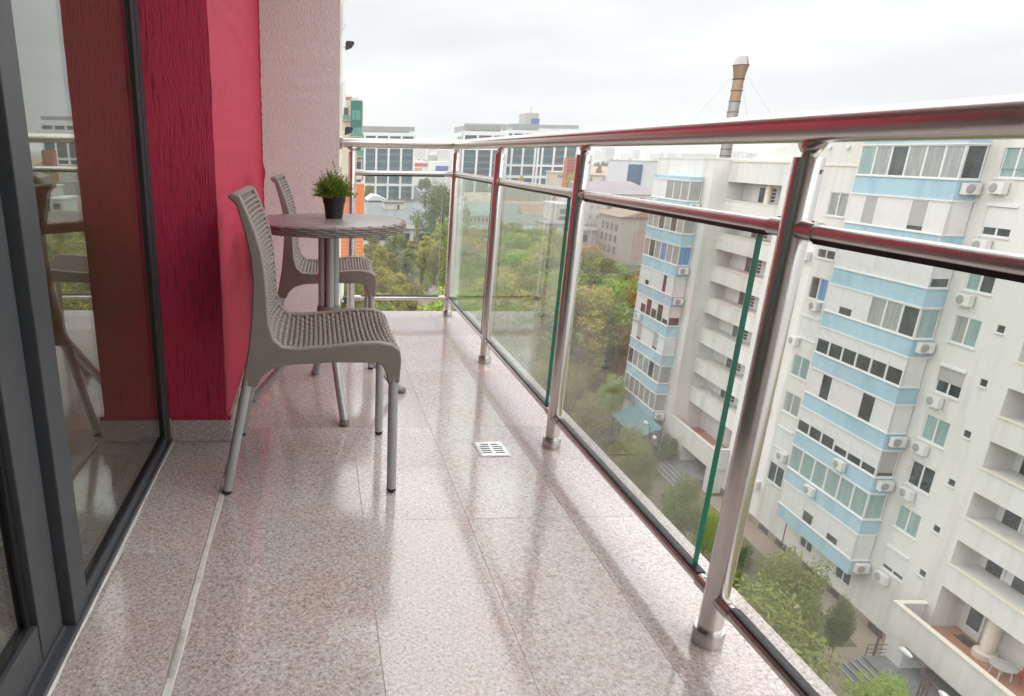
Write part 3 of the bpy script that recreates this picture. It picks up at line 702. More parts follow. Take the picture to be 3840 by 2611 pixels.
for col, n, a, b, c, e in wins:
    pane = rs.choice(['wdark', 'wdark', 'wpale', 'wteal'])
    sh_, sm2 = 0, 'shutter'
    if col == 'A':
        sh_ = SA.get(n, 0); pane = {0: 'wteal', 1: 'wdark', 2: ['wdark', 'wteal'], 3: ['wteal', 'wpale'], 4: 'wdark', 5: 'wteal', 6: 'wdark', 7: 'wteal', 8: 'wdark'}[n]
        if n == 4: sm2 = 'shutgrey'
    elif col == 'B': sh_ = SB_.get(n, 0); pane = {1: 'wpale', 2: 'wdark', 3: ['wblue', 'wdark'], 4: 'wpale', 5: 'wteal', 6: 'wpale', 7: 'wdark', 8: 'wdark'}.get(n, 'wdark')
    elif col == 'G': pane = 'wdark'
    window(a, b, c, e, VM, pane=pane, shut=sh_, shutm=sm2)
for n in range(1, 9):
    z = SILL[n]; w_ = empty('small_window'); w_.parent = apt; w_.location = Vector((VM, 32.65, z+1.27))-AB
    MB().box(.06, .12, -.205, .205, .005, .365).build('pane', M['wdark'], w_); MB().box(-.08, .05, -.27, .27, -.07, -.004).build('sill', M['pvc'], w_)

def bay(x0, x1, u0, u1, rows, lastlow):                  # x0 face, x1 wall it grows from; rows: {n:(front spec, side spec)}
    for n, (fs, ss) in rows.items():
        z = SILL[n]
        ba = MB().box(x0, x1-.002, u0, u1, z-1.03, z-.05)
        pr_ = ap('blue_parapet', ba, 'blue')
        lg = MB().box(x0-.06, x1-.003, u0-.06, u1+.06, z-.049, z+.005); ap('window_ledge', lg, 'pvc')
        hd = MB().box(x0-.05, x1-.003, u0-.05, u1+.05, z+1.69, z+1.772); ap('window_head', hd, 'pvc')
        tot = sum(q[1] for q in fs); y = u1
        core = MB().box(x0+.11, x1-.004, u0+.11, u1-.11, z+.006, z+1.689); ap('bay_core', core, 'shutter')
        for kind, wd in fs:
            a = y-(u1-u0)*wd/tot; bay_panel(x0, a, y, z+.008, z+1.688, kind, False, u0); y = a
        bay_panel(x0, x0, x1, z+.008, z+1.688, ss, True, u0)
        MB().box(-.05, .05, -.05, .05, 0, 1.68).build('corner_post', M['pvc'], apt, Vector((x0+.052, u0+.052, z+.0085))-AB)
def bay_panel(x0, a, b, z0, z1, kind, side, u0):
    p_ = empty('window'); p_.parent = apt
    W = (b-a)/2-.004; H = z1-z0
    if side: p_.location = Vector(((a+b)/2, u0, z0))-AB; p_.rotation_euler = (0, 0, math.pi/2); W -= .05
    else: p_.location = Vector((x0, (a+b)/2, z0))-AB
    f = MB(); e = .06
    f.box(.002, .07, -W, W, 0, e); f.box(.002, .07, -W, W, H-e, H); f.box(.002, .07, -W, -W+e, e, H-e); f.box(.002, .07, W-e, W, e, H-e)
    f.build('frame', M['pvc'], p_)
    pane = {'g': 'wdark', 't': 'wteal', 'p': 'wpale', 'b': 'wblue', 'h': 'wdark', 'H': 'wdark', 'l': 'wdark', 'u': 'wdark'}.get(kind)
    if pane: MB().box(.045, .05, -W+e, W-e, e, H-e).build('pane', M[pane], p_)
    fr_, mm = {'s': (1, 'shutter'), 'h': (.55, 'shutter'), 'H': (.86, 'shutgrey'), 'l': (.72, 'shutter'), 'u': (.45, 'shutter'), 'G': (1, 'shutgrey')}.get(kind, (0, None))
    if fr_:
        rl = MB(); zt = H-e; zb = e+(H-2*e)*(1-fr_); k = max(2, int((zt-zb)/.10))
        for i in range(k):
            q0 = zb+(zt-zb)*i/k; q1 = zb+(zt-zb)*(i+1)/k; rl.box(.018, .038, -W+e+.002, W-e-.002, q0+.006, q1); 
        rl.box(.026, .04, -W+e+.001, W-e-.001, zb, zt)
        rl.build('roller_shutter', M[mm], p_)
G6 = [('g', 1)]*6
bay(VB, VM, 36.2, 43.62, {
 0: ([('t', 1), ('p', 1), ('g', 1), ('p', 1), ('p', 1), ('p', 1)], 'g'),
 1: ([('s', 1), ('G', .9), ('s', 2), ('H', 1), ('s', 1.1)], 's'),
 2: ([('s', 1.3), ('s', .8), ('s', 1.7), ('s', 1)], 'l'),
 3: ([('s', 1), ('l', 1), ('s', 1), ('p', 1), ('p', 1), ('g', 1)], 't'),
 4: ([('u', 1)]*6, 's'),
 5: ([('s', 1), ('g', .8), ('s', 2.1), ('g', .9), ('s', 1.1)], 's'),
 6: ([('h', 1), ('h', 1), ('h', 1), ('l', 1), ('l', 1), ('l', 1)], 'H'),
 7: ([('t', 1)]*6, 't'),
 8: ([('s', 1), ('s', 1), ('h', .9), ('s', 1.1), ('l', .9), ('s', 1.1)], 's')}, True)
bay(VF, VW, 61.8, 69.3, {
 1: ([('s', 1), ('s', 1), ('p', 1), ('p', 1), ('p', 1)], 'p'),
 2: ([('t', 1), ('p', 1), ('g', 1), ('t', 1), ('g', 1), ('p', 1)], 'p'),
 3: ([('p', 1), ('g', 1), ('p', 1), ('b', 1), ('p', 1), ('p', 1)], 'b'),
 4: ([('s', 1), ('l', .7), ('s', 2), ('g', .6), ('s', 1)], 's'),
 5: ([('s', 1), ('u', 1), ('g', 1), ('u', 1), ('g', 1), ('l', 1)], 'h'),
 6: ([('s', 1), ('H', .9), ('s', 2), ('H', .9), ('s', 1)], 's'),
 7: ([('g', 1), ('p', 1), ('p', 1), ('p', 1), ('g', 1), ('p', 1)], 'p'),
 8: ([('p', 1)]*6, 'p')}, True)
ap('blue_cornice', MB().box(VF, VW-.002, 61.8, 69.3, SILL[1]+1.775, SILL[1]+2.05), 'blue')
ap('blue_cornice', MB().box(VB, VM-.002, 36.2, 43.62, SILL[0]+1.775, SILL[0]+2.0), 'blue')
ap('rusty_ledge', MB().box(VF-.10, VF-.051, 63.2, 69.4, SILL[6]+1.70, SILL[6]+1.79), 'rust')
# loggias: parapet caps, columns, doors
for n in range(7):
    z = LOGS[n]
    ap('parapet_cap', MB().box(VM-.05, VM+.16, 52.63, 60.40, z-.001, z+.055), 'sillc')
    ap('column', MB().lathe([(.22, 0), (.22, 1.49)], 16), 'sillc', loc=(VM+.55, 55.1, z+.004), smooth=40)
    d_ = ap('balcony_door', MB().box(VM+1.43, VM+1.497, 57.0, 58.0, z-.9, z+1.25), 'pvc')
    MB().box(VM+1.41, VM+1.428, 57.12, 57.85, z-.1, z+1.15).build('pane', M['wdark'], d_)
    gr = MB()
    for k in range(4): gr.box(VM+1.44, VM+1.496, 55.75, 56.5, z+.12+.27*k, z+.30+.27*k)
    ap('wall_grille', gr, 'brownp' if n % 2 else 'dgrey')
    if n >= 1:
        ap('parapet_cap', MB().box(VM-.06, VM+.18, 22.0, 31.38, z-.122, z-.05), 'sillc')
        ap('column', MB().lathe([(.26, 0), (.26, 1.42)], 16), 'sillc', loc=(VM+.75, 27.2, z-.05), smooth=40)
        for (a, b) in ((29.9, 31.0), (28.5, 29.5)):
            d_ = ap('balcony_door', MB().box(VM+1.53, VM+1.597, a, b, z-1.0, z+1.2), 'pvc')
            MB().box(VM+1.50, VM+1.528, a+.12, b-.12, z-.35, z+1.1).build('pane', M['wdark'], d_)
# first floor terraces over the entrances
for (a, b, e_, vt) in ((22.0, 32.0, 'near', 30.75), (52.5, 61.6, 'far', 31.15)):
    t_ = MB(); t_.box(vt, vt+.16, a, b, -24.15, -22.34); t_.box(vt+.161, VM-.003, b-.16, b, -24.15, -22.34)
    if e_ == 'far': t_.box(vt+.161, VM-.003, a, a+.16, -24.15, -22.34)
    ap('terrace_parapet', t_, 'bwhite')
    c_ = MB(); c_.box(vt-.06, vt+.24, a-.05, b+.06, -22.338, -22.27); c_.box(vt+.2405, VM-.004, b-.24, b+.06, -22.338, -22.27)
    if e_ == 'far': c_.box(vt+.2405, VM-.004, a-.05, a+.24, -22.338, -22.27)
    ap('parapet_cap', c_, 'sillc')
    fl_ = MB(); fl_.box(vt+.162, VM+1.58, a+.165, b-.165, -23.60, -23.42); ap('terrace_floor', fl_, 'terra')
    ap('terrace_slab', MB().box(vt+.162, VM-.004, a+.17, b-.17, -24.1, -23.605), 'bwhite')
ap('column', MB().lathe([(.52, 0), (.52, .3), (.30, .34), (.30, 2.6)], 18), 'sillc', loc=(VM+.9, 28.9, -23.415), smooth=40)
ap('column', MB().lathe([(.40, 0), (.40, .3), (.26, .34), (.26, 2.6)], 18), 'sillc', loc=(VM+.55, 55.1, -23.415), smooth=40)
for (a, b) in ((30.0, 31.0), (29.0, 29.8)):
    d_ = ap('balcony_door', MB().box(VM+1.52, VM+1.597, a, b, -23.41, -21.2), 'pvc'); MB().box(VM+1.50, VM+1.518, a+.12, b-.12, -22.9, -21.3).build('pane', M['wdark'], d_)
d_ = ap('balcony_door', MB().box(VM+1.43, VM+1.497, 57.0, 58.0, -23.41, -21.3), 'pvc')
# entrance porches: side wall, dark doorway
for (a, b, vt, nm) in ((30.62, 31.9, 30.80, 'near'), (57.7, 60.9, 31.2, 'far'), (52.6, 53.3, 31.2, 'far'), (22, 26.6, 30.8, 'near')):
    ap('porch_wall', MB().box(vt, VM-.004, a, b, GZ, -24.152), 'bwhite')
ap('entrance_door', MB().box(VM+.02, VM+.08, 26.8, 30.5, -25.4, -24.25), 'dgrey'); ap('entrance_door', MB().box(VM+.02, VM+.08, 53.5, 57.5, -25.6, -24.1), 'dgrey')
for (u_, v_) in ((61.3, 30.8), (31.9, 30.4)): ap('drain_pipe', MB().tube([(v_, u_, GZ), (v_, u_, -24.2)], .06, 8), 'brownp', smooth=50)
# a few drain stubs and downpipe
ap('drain_pipe', MB().tube([(VM-.03, 43.9, GZ), (VM-.03, 43.9, -23.6)], .03, 8), 'brownp', smooth=50)

# entrance steps, path, grilles beside the block
def in_block(name, mb, m, kind=None, label=None, cat=None, parent=None, group=None):
    o = mb.build(name, M[m], parent, abw(0, 0, 0) if not parent else (0, 0, 0))
    if not parent: o.rotation_euler = (0, 0, -AZ)
    tag(o, label, cat, group, kind); return o
for (a, b, x0, x1, nm) in ((27.0, 31.6, 28.2, 30.7, 'near'), (53.6, 58.2, 28.9, 31.1, 'far')):
    st = empty('entrance_steps', abw((x0+x1)/2, (a+b)/2, GZ), -AZ, 'grey stone entrance steps under the %s terrace of the apartment block' % ('nearer' if nm == 'near' else 'farther'), 'steps')
    off = Vector(((x0+x1)/2, (a+b)/2, GZ))
    MB().box(x0+1.3, VM+.0, a, b, GZ, GZ+.75).build('landing', M['step'], st, -off)
    for k in range(4):
        MB().box(x0+1.3-.33*(k+1), x0+1.3-.33*k-.002, a, b, GZ, GZ+.75-.16*(k+1)).build('step', M['step'], st, -off)
        MB().box(x0+1.3-.33*(k+1)-.01, x0+1.3-.33*(k+1)+.06, a, b, GZ+.75-.16*(k+1)+.002, GZ+.755-.16*(k+1)).build('nosing', M['stepedge'], st, -off)
    rl = MB()
    for h_ in (.35, .6, .9): rl.tube([(x0+1.5, b+.06, GZ+.75+h_-.2), (VM-.1, b+.06, GZ+.75+h_-.2)], .022, 6)
    for q in (x0+1.5, (x0+1.5+VM-.1)/2, VM-.12): rl.tube([(q, b+.06, GZ+.6), (q, b+.06, GZ+1.45)], .022, 6)
    rl.build('handrail', M['dgrey'], st, -off)
# metal canopy beside the far bay
aw = empty('metal_canopy', abw(28.4, 61.5, GZ), -AZ, 'teal corrugated metal canopy beside the foot of the farther bay', 'canopy')
of = Vector((28.4, 61.5, GZ)); mb = MB()
for k in range(26):
    u0_ = 59.2+6.2*k/26; h_ = .05 if k % 2 else 0
    mb.add([(27.5, u0_, GZ+2.2+h_), (29.8, u0_, GZ+3.3+h_), (29.8, u0_+6.2/26, GZ+3.3+h_), (27.5, u0_+6.2/26, GZ+2.2+h_), (27.5, u0_, GZ+2.1), (29.8, u0_, GZ+3.2), (29.8, u0_+6.2/26, GZ+3.2), (27.5, u0_+6.2/26, GZ+2.1)], [(0,1,2,3)[::-1], (4,5,6,7), (0,1,5,4), (2,3,7,6), (0,3,7,4), (1,2,6,5)])
mb.build('corrugated_roof', M['awning'], aw, -of)
for u_ in (59.4, 61.3, 63.3, 65.2): MB().box(27.6, 27.7, u_-.05, u_+.05, GZ, GZ+2.12).build('post', M['dgrey'], aw, -of)

# air conditioners: each hangs on the block, each a thing
acb = MB().box(-.30, 0, -.41, .41, 0, .56).mesh('body', M['acw'])
acf = MB().lathe([(.001, 0), (.235, 0), (.235, .012), (.21, .018), (.001, .018)], 18).mesh('fan_grille', M['acg'], 40)
acs = MB()
for s_ in (-.3, .3): acs.box(-.27, .05, s_-.02, s_+.02, -.05, -.002)
acs = acs.mesh('bracket', M['acw'])
ach = MB().tube([(-.05, -.36, .05), (-.10, -.42, -.10), (-.04, -.62, -.22)], .022, 6).mesh('drain_hose', M['acw'], 60)
def ac(v, u, z, label, side=False):
    r_ = empty('air_conditioner', abw(v, u, z), -AZ+(math.pi/2 if side else 0), label, 'air conditioner', 'air conditioners on the apartment block')
    link('body', acb, r_); link('fan_grille', acf, r_, (-.301, .13, .28), (0, -math.pi/2, 0)); link('bracket', acs, r_); link('drain_hose', ach, r_)
ORD = ['top', 'second', 'third', 'fourth', 'fifth', 'sixth', 'seventh', 'eighth', 'ninth']
for n in (0, 1, 2, 4, 5, 6, 8): ac(VM-.06, 34.85, SILL[n]-.62, 'white air conditioner under the %s floor window right of the nearer blue bay' % ORD[n])
for n in (0, 3, 5, 6, 8): ac(VB+.62, 36.2-.06, SILL[n]-.72, 'white air conditioner on the end face of the nearer bay, %s band down' % ORD[n], True)
ac(VB-.06, 38.8, SILL[6]-.70, 'white air conditioner on the front of the nearer bay, seventh band down')
ac(VB-.06, 40.75, SILL[7]-.70, 'white air conditioner on the front of the nearer bay, eighth band down')
for n, u in ((2, 48.1), (3, 46.0), (4, 47.3), (6, 48.9), (7, 45.8), (8, 48.1)): ac(VM-.06, u, SILL[n]-(2.5 if False else .55)+(.35 if n in (2,) else 0)-(.5 if n == 8 else 0), 'white air conditioner on the wall left of the nearer bay, %s floor down' % ORD[n])
for n in (1, 3, 4, 8): ac(VF+.6, 61.8-.06, SILL[n]-.72, 'white air conditioner on the end face of the farther bay, %s band down' % ORD[n], True)
ac(VF-.06, 67.9, SILL[1]-.70, 'white air conditioner on the front of the farther bay, topmost band'); ac(VF-.06, 67.7, SILL[5]-.70, 'white air conditioner on the front of the farther bay above the rusty ledge')
ac(VW-.06, 63.4, GZ+2.2, 'white air conditioner low on the wall above the teal canopy')
# terrace furniture
tt = empty('terrace_table', abw(VM+.35, 27.4, -23.415), -AZ, 'round pale table on the nearer terrace of the apartment block', 'table')
MB().lathe([(.001, .70), (.55, .70), (.57, .72), (.55, .74), (.001, .74)], 24).build('table_top', M['shutgrey'], tt, smooth=40)
for k in range(4): MB().tube([(.42*math.cos(k*1.57+.6), .42*math.sin(k*1.57+.6), 0), (.36*math.cos(k*1.57+.6), .36*math.sin(k*1.57+.6), .70)], .035, 8).build('leg', M['pvc'], tt)
tcz = empty('terrace_chair', abw(VM+1.1, 27.1, -23.415), -AZ, 'red plastic chair behind the round table on the nearer terrace', 'chair')
MB().box(-.22, .22, -.22, .22, .42, .46).build('seat', M['redsign'], tcz); MB().box(.18, .22, -.22, .22, .46, .85).build('backrest', M['redsign'], tcz)
for sx in (-.19, .19):
    for sy in (-.19, .19): MB().box(sx-.02, sx+.02, sy-.02, sy+.02, 0, .42).build('leg', M['redsign'], tcz)
dmx = in_block('door_mat', MB().box(VM+.7, VM+1.3, 29.6, 30.6, -23.416, -23.395), 'dgrey', label='dark door mat on the terracotta floor of the nearer terrace', cat='mat')
# street lamps in front of the porches
def lamp(v, u, label, h_, heads):
    r_ = empty('street_lamp', abw(v, u, GZ), -AZ, label, 'street lamp', 'street lamps by the apartment block')
    for q in (-.22, 0, .22): MB().tube([(0, q, 0), (0, q, h_-.25*abs(q)*4)], [.055, .045], 10).build('pole', M['brownp'], r_, smooth=50)
    for z in (h_-.55, h_-1.2): MB().box(-.03, .03, -.26, .26, z, z+.06).build('crossbar', M['brownp'], r_)
    for (dy, dz, ln) in heads:
        MB().tube([(0, .22*(1 if dy > 0 else -1), h_-.5), (0, dy*.35, h_+dz+.08), (0, dy*.75, h_+dz+.12), (0, dy, h_+dz)], .045, 8).build('arm', M['brownp'], r_, smooth=50)
        MB().tube([(0, dy, h_+dz), (0, dy+ln*.3, h_+dz+.02), (0, dy+ln*.75, h_+dz-.01), (0, dy+ln, h_+dz-.06)], [.06, .14, .17, .03], 10).build('lamp_head', M['pvc'], r_, smooth=60)
lamp(29.4, 27.6, 'brown lattice street lamp with two white heads before the nearer porch', 2.7, ((1.1, .35, .85), (-.75, -.05, -.6)))
lamp(28.0, 57.6, 'dark street lamp with white heads beside the teal canopy', 3.6, ((.8, .4, .7), (-.6, -.2, -.5)))

# ------------------------------------------------------------------ steel flue behind the block
fp = Vector((46.4, 80, GZ))
fl_ = empty('steel_flue', fp, 0, 'tall banded steel flue with flared heat-stained top behind the apartment roof', 'chimney')
def zc(y, x=2740): return at(x, y, 80).z-GZ
zs_ = [0, zc(606), zc(585), zc(560), zc(510), zc(460), zc(421), zc(381), zc(340), zc(296)]
for k in range(len(zs_)-1):
    MB().lathe([(.60-.006*k, zs_[k]), (.595-.006*k, zs_[k+1])], 24).build('flue_section', M['flue'] if k < 7 else M['flueb'], fl_, smooth=40)
MB().lathe([(.54, zs_[-1]), (.80, zc(245))], 24).build('flared_section', M['flueb'], fl_, smooth=40)
MB().lathe([(.80, zc(245)), (.52, zc(211)), (.48, zc(211)), (.48, zc(214))], 24).build('cowl', M['flue'], fl_, smooth=40)
for z_, r_ in [(q, .62) for q in zs_[2:]]+[(zc(298), .60), (zc(245), .84)]: MB().lathe([(r_-.1, z_-.04), (r_, z_-.04), (r_, z_+.04), (r_-.1, z_+.04)], 24).build('band', M['rustband'], fl_, smooth=40)
for k, (dx, dy) in enumerate(((-9, -2), (7, 6), (3, -9))):
    MB().tube([(0, 0, zc(250)), (dx, dy, GZ*-1+.5)], .011, 5).build('guy_wire', M['screen'], fl_)
    MB().tube([(0, 0, zc(421)), (dx*.7, dy*.7, GZ*-1+.5)], .009, 5).build('guy_wire', M['screen'], fl_)

# ------------------------------------------------------------------ ground
gm = MB().box(-2500, 4500, -60, 8000, GZ-.4, GZ); g_ = gm.build('ground', M['soilg']); tag(g_, kind='structure')
pv = MB().add([tuple(abw(v, u, GZ+.006)) for v, u in ((26.6, 20), (32.42, 20), (32.42, 33.2), (26.2, 33.2))], [(3, 2, 1, 0)[::-1]]).build('paved_path', M['pave']); tag(pv, kind='structure')
pv2 = MB().add([tuple(abw(v, u, GZ+.010)) for v, u in ((30.6, 33.2), (32.42, 33.2), (32.42, 52), (30.6, 52))], [(0, 1, 2, 3)]).build('paved_path', M['pave']); tag(pv2, kind='structure')
kb = MB().add([tuple(abw(v, u, GZ+z)) for z in (0, .12) for v, u in ((26.45, 20), (26.6, 20), (26.3, 33.2), (26.15, 33.2))], [(0,1,2,3)[::-1],(4,5,6,7),(0,1,5,4),(1,2,6,5),(2,3,7,6),(3,0,4,7)]).build('kerb', M['stepedge']); tag(kb, kind='structure')
def sheet(name, pts, m, z):
    o = MB().add([(q[0], q[1], z) for q in pts], [tuple(range(len(pts)))]).build(name, M[m]); tag(o, kind='structure'); return o
gp = lambda x, y: ground(x, y)
sheet('dark_lane', [gp(1380, 1075), gp(1540, 985), gp(1500, 975), gp(1340, 1060)], 'asphalt', GZ+.02)
sheet('dirt_clearing', [gp(1540, 1160), gp(1700, 1165), gp(1700, 1062), gp(1580, 1050)], 'pave', GZ+.024)
sheet('dark_lane', [abw(27, 60, 0), abw(25.2, 90, 0), abw(30, 95, 0), abw(29.0, 72, 0)], 'asphalt', GZ+.028)
sheet('car_park', [(40, 420, 0), (150, 420, 0), (190, 640, 0), (60, 640, 0)], 'asphalt', GZ+.03)
sheet('road', [(-200, 395, 0), (500, 395, 0), (500, 412, 0), (-200, 412, 0)], 'asphalt', GZ+.036)

# ------------------------------------------------------------------ neighbouring part of our own house, beyond the end wall
nf = empty('neighbouring_facade', (0, 22, GZ), 0, 'white rendered end of the neighbouring facade just beyond the plastered wall', 'building')
def X_(x, Y): return at(x, 600, Y).x
nb = Vector((0, 22, GZ))
MB().box(-3, .755, 21.9, 26, GZ, 12).build('wall', M['bwhite'], nf, -nb)
for z0_ in (-3.6, -.85, 1.78+.12, 3.89+.15, 7.4):
    pr_ = MB().prism([(.7555, z0_+.15), (.835, z0_+.32), (.835, z0_+.95), (.7555, z0_+.95)], 1, 21.2, 21.88); pr_.build('balcony_corner', M['pvc'], nf, -nb)
def flood(z, y, lab):
    r_ = empty('floodlight', (.79, y, z), 0, lab, 'floodlight', 'floodlights on the neighbouring facade')
    MB().box(-.05, .02, -.02, .02, -.04, .0).build('bracket', M['pvc'], r_)
    MB().prism([(.021, -.10), (.19, -.04), (.27, .06), (.24, .12), (.05, .13), (.021, .08)], 1, -.08, .08).build('lamp_housing', M['rubber'], r_, bevel=.01)
flood(3.72, 21.0, 'black floodlight high on the white facade above the far railing'); flood(1.50, 21.0, 'small black floodlight on the white facade just above the far railing')
flood(-3.32, 20.5, 'black floodlight on the white facade seen under the round table')

# ------------------------------------------------------------------ cream, orange and green tower
TY = 118
tw = empty('orange_tower', (4, TY, GZ), 0, 'cream and orange tower with a green glass bay beyond the white wall', 'building')
tbv = Vector((4, TY, GZ))
def tbx(name, m, x0, x1, y0, y1, dy0=0, dy1=14): 
    a, b = at(x0, y1, TY), at(x1, y0, TY); return MB().box(a.x, b.x, TY+dy0, TY+dy1, a.z, b.z).build(name, M[m], tw, -tbv)
a_, b_ = at(1240, 1000, TY), at(1366, 690, TY)
MB().box(a_.x, b_.x, TY-.25, TY+14, GZ, b_.z).build('orange_podium', M['orange'], tw, -tbv)
og = MB()
for k in range(1, 26): zz = GZ+.6*k; og.box(a_.x, b_.x+.002, TY-.262, TY-.252, zz, zz+.05) if zz < b_.z else None
og.build('tile_joints', M['cream2'], tw, -tbv)
tbx('podium_cap', 'cream2', 1240, 1368, 684, 690, -.35, 14)
tbx('wall', 'cream2', 1240, 1362, 378, 684, 0, 14)
tbx('glass_bay', 'greeng', 1314, 1356, 379, 500, -1.0, -.002); 
for (x0, x1, y0, y1) in ((1319, 1330, 416, 451), (1332, 1350, 416, 451), (1318, 1332, 480, 499), (1334, 1354, 480, 499)): tbx('window', 'greengl', x0, x1, y0, y1, -1.05, -1.002)
for (y0, y1) in ((500, 513), (565, 585)): tbx('balcony_glass', 'greengl', 1312, 1360, y0, y1, -1.3, -1.25); 
for y0 in (513, 585): tbx('balcony_slab', 'cream2', 1312, 1361, y0, y0+3, -1.3, -.004)
for (y0, y1) in ((538, 565), (607, 634), (673, 684)):
    w_ = tbx('window', 'wdark', 1333, 1354, y0, y1, -.06, -.002)
for (y0, y1) in ((404, 432),): tbx('balcony_glass', 'greengl', 1286, 1307, 432, 450, -.5, -.45); tbx('balcony_slab', 'cream2', 1285, 1308, 450, 453, -.5, -.004); tbx('window', 'wdark', 1290, 1306, 404, 432, -.05, -.002)
for y0 in (480, 610): tbx('window', 'brownp', 1277, 1280, y0, y0+26, -.05, -.002)
tbx('roof_storey', 'rtile', 1280, 1322, 357, 378, 4, 12); tbx('roof_slab', 'cream2', 1270, 1326, 350, 357, 3.6, 12.4)
rl = MB()
for x0 in range(1296, 1348, 10):
    a = at(x0, 378, TY); b = at(x0, 370, TY); rl.tube([(a.x, TY+.3, a.z), (b.x, TY+.3, b.z)], .05, 5)
a = at(1294, 370, TY); b = at(1346, 370, TY); rl.tube([(a.x, TY+.3, a.z), (b.x, TY+.3, b.z)], .06, 5)
rl.build('roof_railing', M['screen'], tw, -tbv)

# ------------------------------------------------------------------ offices
def office(name, label, Y, piers, bands, xs, roof_y, floors, depth=40, ground_mull=True, violet=()):
    o = empty(name, (at((piers[0]+piers[-1])/2, 600, Y).x, Y, GZ), 0, label, 'office building'); ob = Vector(o.location)
    px_ = [at(x, 600, Y).x for x in piers]; zt = at(piers[0], bands[0][0], Y).z
    MB().box(px_[0]+.3, px_[-1]-.3, Y+.9, Y+depth, GZ, zt-.3).build('core', M['owhite'], o, -ob)
    zb = [(at(piers[0], b, Y).z, at(piers[0], a, Y).z) for a, b in bands]
    hw_ = .6
    for i, x in enumerate(px_): MB().box(x-hw_, x+hw_, Y, Y+1.2, GZ, zb[0][0]).build('pier', M['owhite'], o, -ob)
    for k, (z0, z1) in enumerate(zb): MB().box(px_[0]-hw_-.01, px_[-1]+hw_+.01, Y+.02+(.0 if k else -.05), Y+1.2, z0, z1).build('band', M['owhite'], o, -ob)
    tops = [b[0] for b in zb]; bots = [b[1] for b in zb[1:]]+[GZ]
    for i in range(len(px_)-1):
        for z1, z0 in zip(tops, bots):
            if z1-z0 < .8: continue
            m_ = 'ogl2' if i in violet else 'oglass'
            gpn = MB().box(px_[i]+hw_, px_[i+1]-hw_, Y+.75, Y+.88, z0, z1).build('glazing', M[m_], o, -ob)
            nf_ = max(1, round((z1-z0)/floors)); ml = MB(); sp = MB()
            for f in range(nf_):
                q = z0+(z1-z0)*f/nf_
                if nf_ > 1: sp.box(px_[i]+hw_+.01, px_[i+1]-hw_-.01, Y+.69, Y+.748, q, q+(z1-z0)/nf_*.36)
            nm_ = max(3, round((px_[i+1]-px_[i]-2*hw_)/1.15))
            for c in range(1, nm_):
                q = px_[i]+hw_+(px_[i+1]-px_[i]-2*hw_)*c/nm_; ml.box(q-.06, q+.06, Y+.62, Y+.688, z0, z1)
            if sp.v: sp.build('spandrels', M['ospan'], gpn)
            ml.build('mullions', M['omull'], gpn)
    zr = at(piers[0], roof_y, Y).z; scn = MB()
    x0, x1 = px_[0], px_[-1]
    for k in range(int((x1-x0)/1.6)):
        q = x0+.8+1.6*k; scn.box(q-.18, q+.18, Y+1.5, Y+1.62, zt, zr)
    for k in range(6): q = zt+1.2+(zr-zt-1.2)*k/5; scn.box(x0, x1, Y+1.63, Y+1.72, q-.22, q+.22)
    scn.box(x0+2, x1-3, Y+4, Y+depth-4, zt-.3, zt+(zr-zt)*.82)
    scn.build('roof_screen', M['screen'], o, -ob)
    return o, ob
office('office_building', 'white gridded office block with teal glass left of the big oak tree', 440, [1344, 1367, 1411, 1457, 1504, 1552], [(496, 509), (519, 556), (688, 697)], None, 474, 4.0)
o2, ob2 = office('office_building', 'wide white gridded office complex with grey roof screen behind the railing', 420, [1735, 1787, 1842, 1892], [(492, 507), (524, 562), (736, 744)], None, 464, 4.0, 46, violet=(1,))
# right wing of the complex, set back, same building
Y2 = 452
px2 = [at(x, 600, Y2).x for x in (1898, 1918, 1960, 2005, 2016, 2032, 2076, 2118, 2161)]
zt2 = at(1898, 488, Y2).z
MB().box(px2[0], px2[-1]-.3, Y2+.9, Y2+40, GZ, zt2-.3).build('core', M['owhite'], o2, -ob2)
for x in px2: MB().box(x-.62, x+.62, Y2, Y2+1.2, GZ, zt2-.01).build('pier', M['owhite'], o2, -ob2)
zb2 = [(at(1898, b, Y2).z, at(1898, a, Y2).z) for a, b in ((488, 500), (514, 535), (616, 624), (658, 668))]
for z0, z1 in zb2: MB().box(px2[0]-.97, px2[-1]+.97, Y2-.03, Y2+1.2, z0, z1).build('band', M['owhite'], o2, -ob2)
tops = [b[0] for b in zb2]; bots = [b[1] for b in zb2[1:]]+[GZ]
for i in range(len(px2)-1):
    for z1, z0 in zip(tops, bots):
        gpn = MB().box(px2[i]+.62, px2[i+1]-.62, Y2+.75, Y2+.88, z0, z1).build('glazing', M['ogl2' if i == 6 else 'oglass'], o2, -ob2)
        nf_ = max(1, round((z1-z0)/4)); sp = MB(); ml = MB()
        for f in range(nf_): q = z0+(z1-z0)*f/nf_; sp.box(px2[i]+.63, px2[i+1]-.63, Y2+.69, Y2+.748, q, q+1.3)
        nm_ = max(2, round((px2[i+1]-px2[i]-1.24)/1.2))
        for c in range(1, nm_): q = px2[i]+.62+(px2[i+1]-px2[i]-1.24)*c/nm_; ml.box(q-.06, q+.06, Y2+.62, Y2+.688, z0, z1)
        sp.build('spandrels', M['ospan'], gpn); ml.build('mullions', M['omull'], gpn)
scn = MB(); zr2 = at(2000, 468, Y2).z
for k in range(int((px2[-1]-px2[0])/1.8)):
    q = px2[0]+1.8*k; scn.box(q-.14, q+.14, Y2+1.5, Y2+1.62, zt2, zr2)
for k in range(7): q = zt2+1.5+(zr2-zt2-1.5)*k/6; scn.box(px2[0], px2[-1], Y2+1.63, Y2+1.72, q-.14, q+.14)
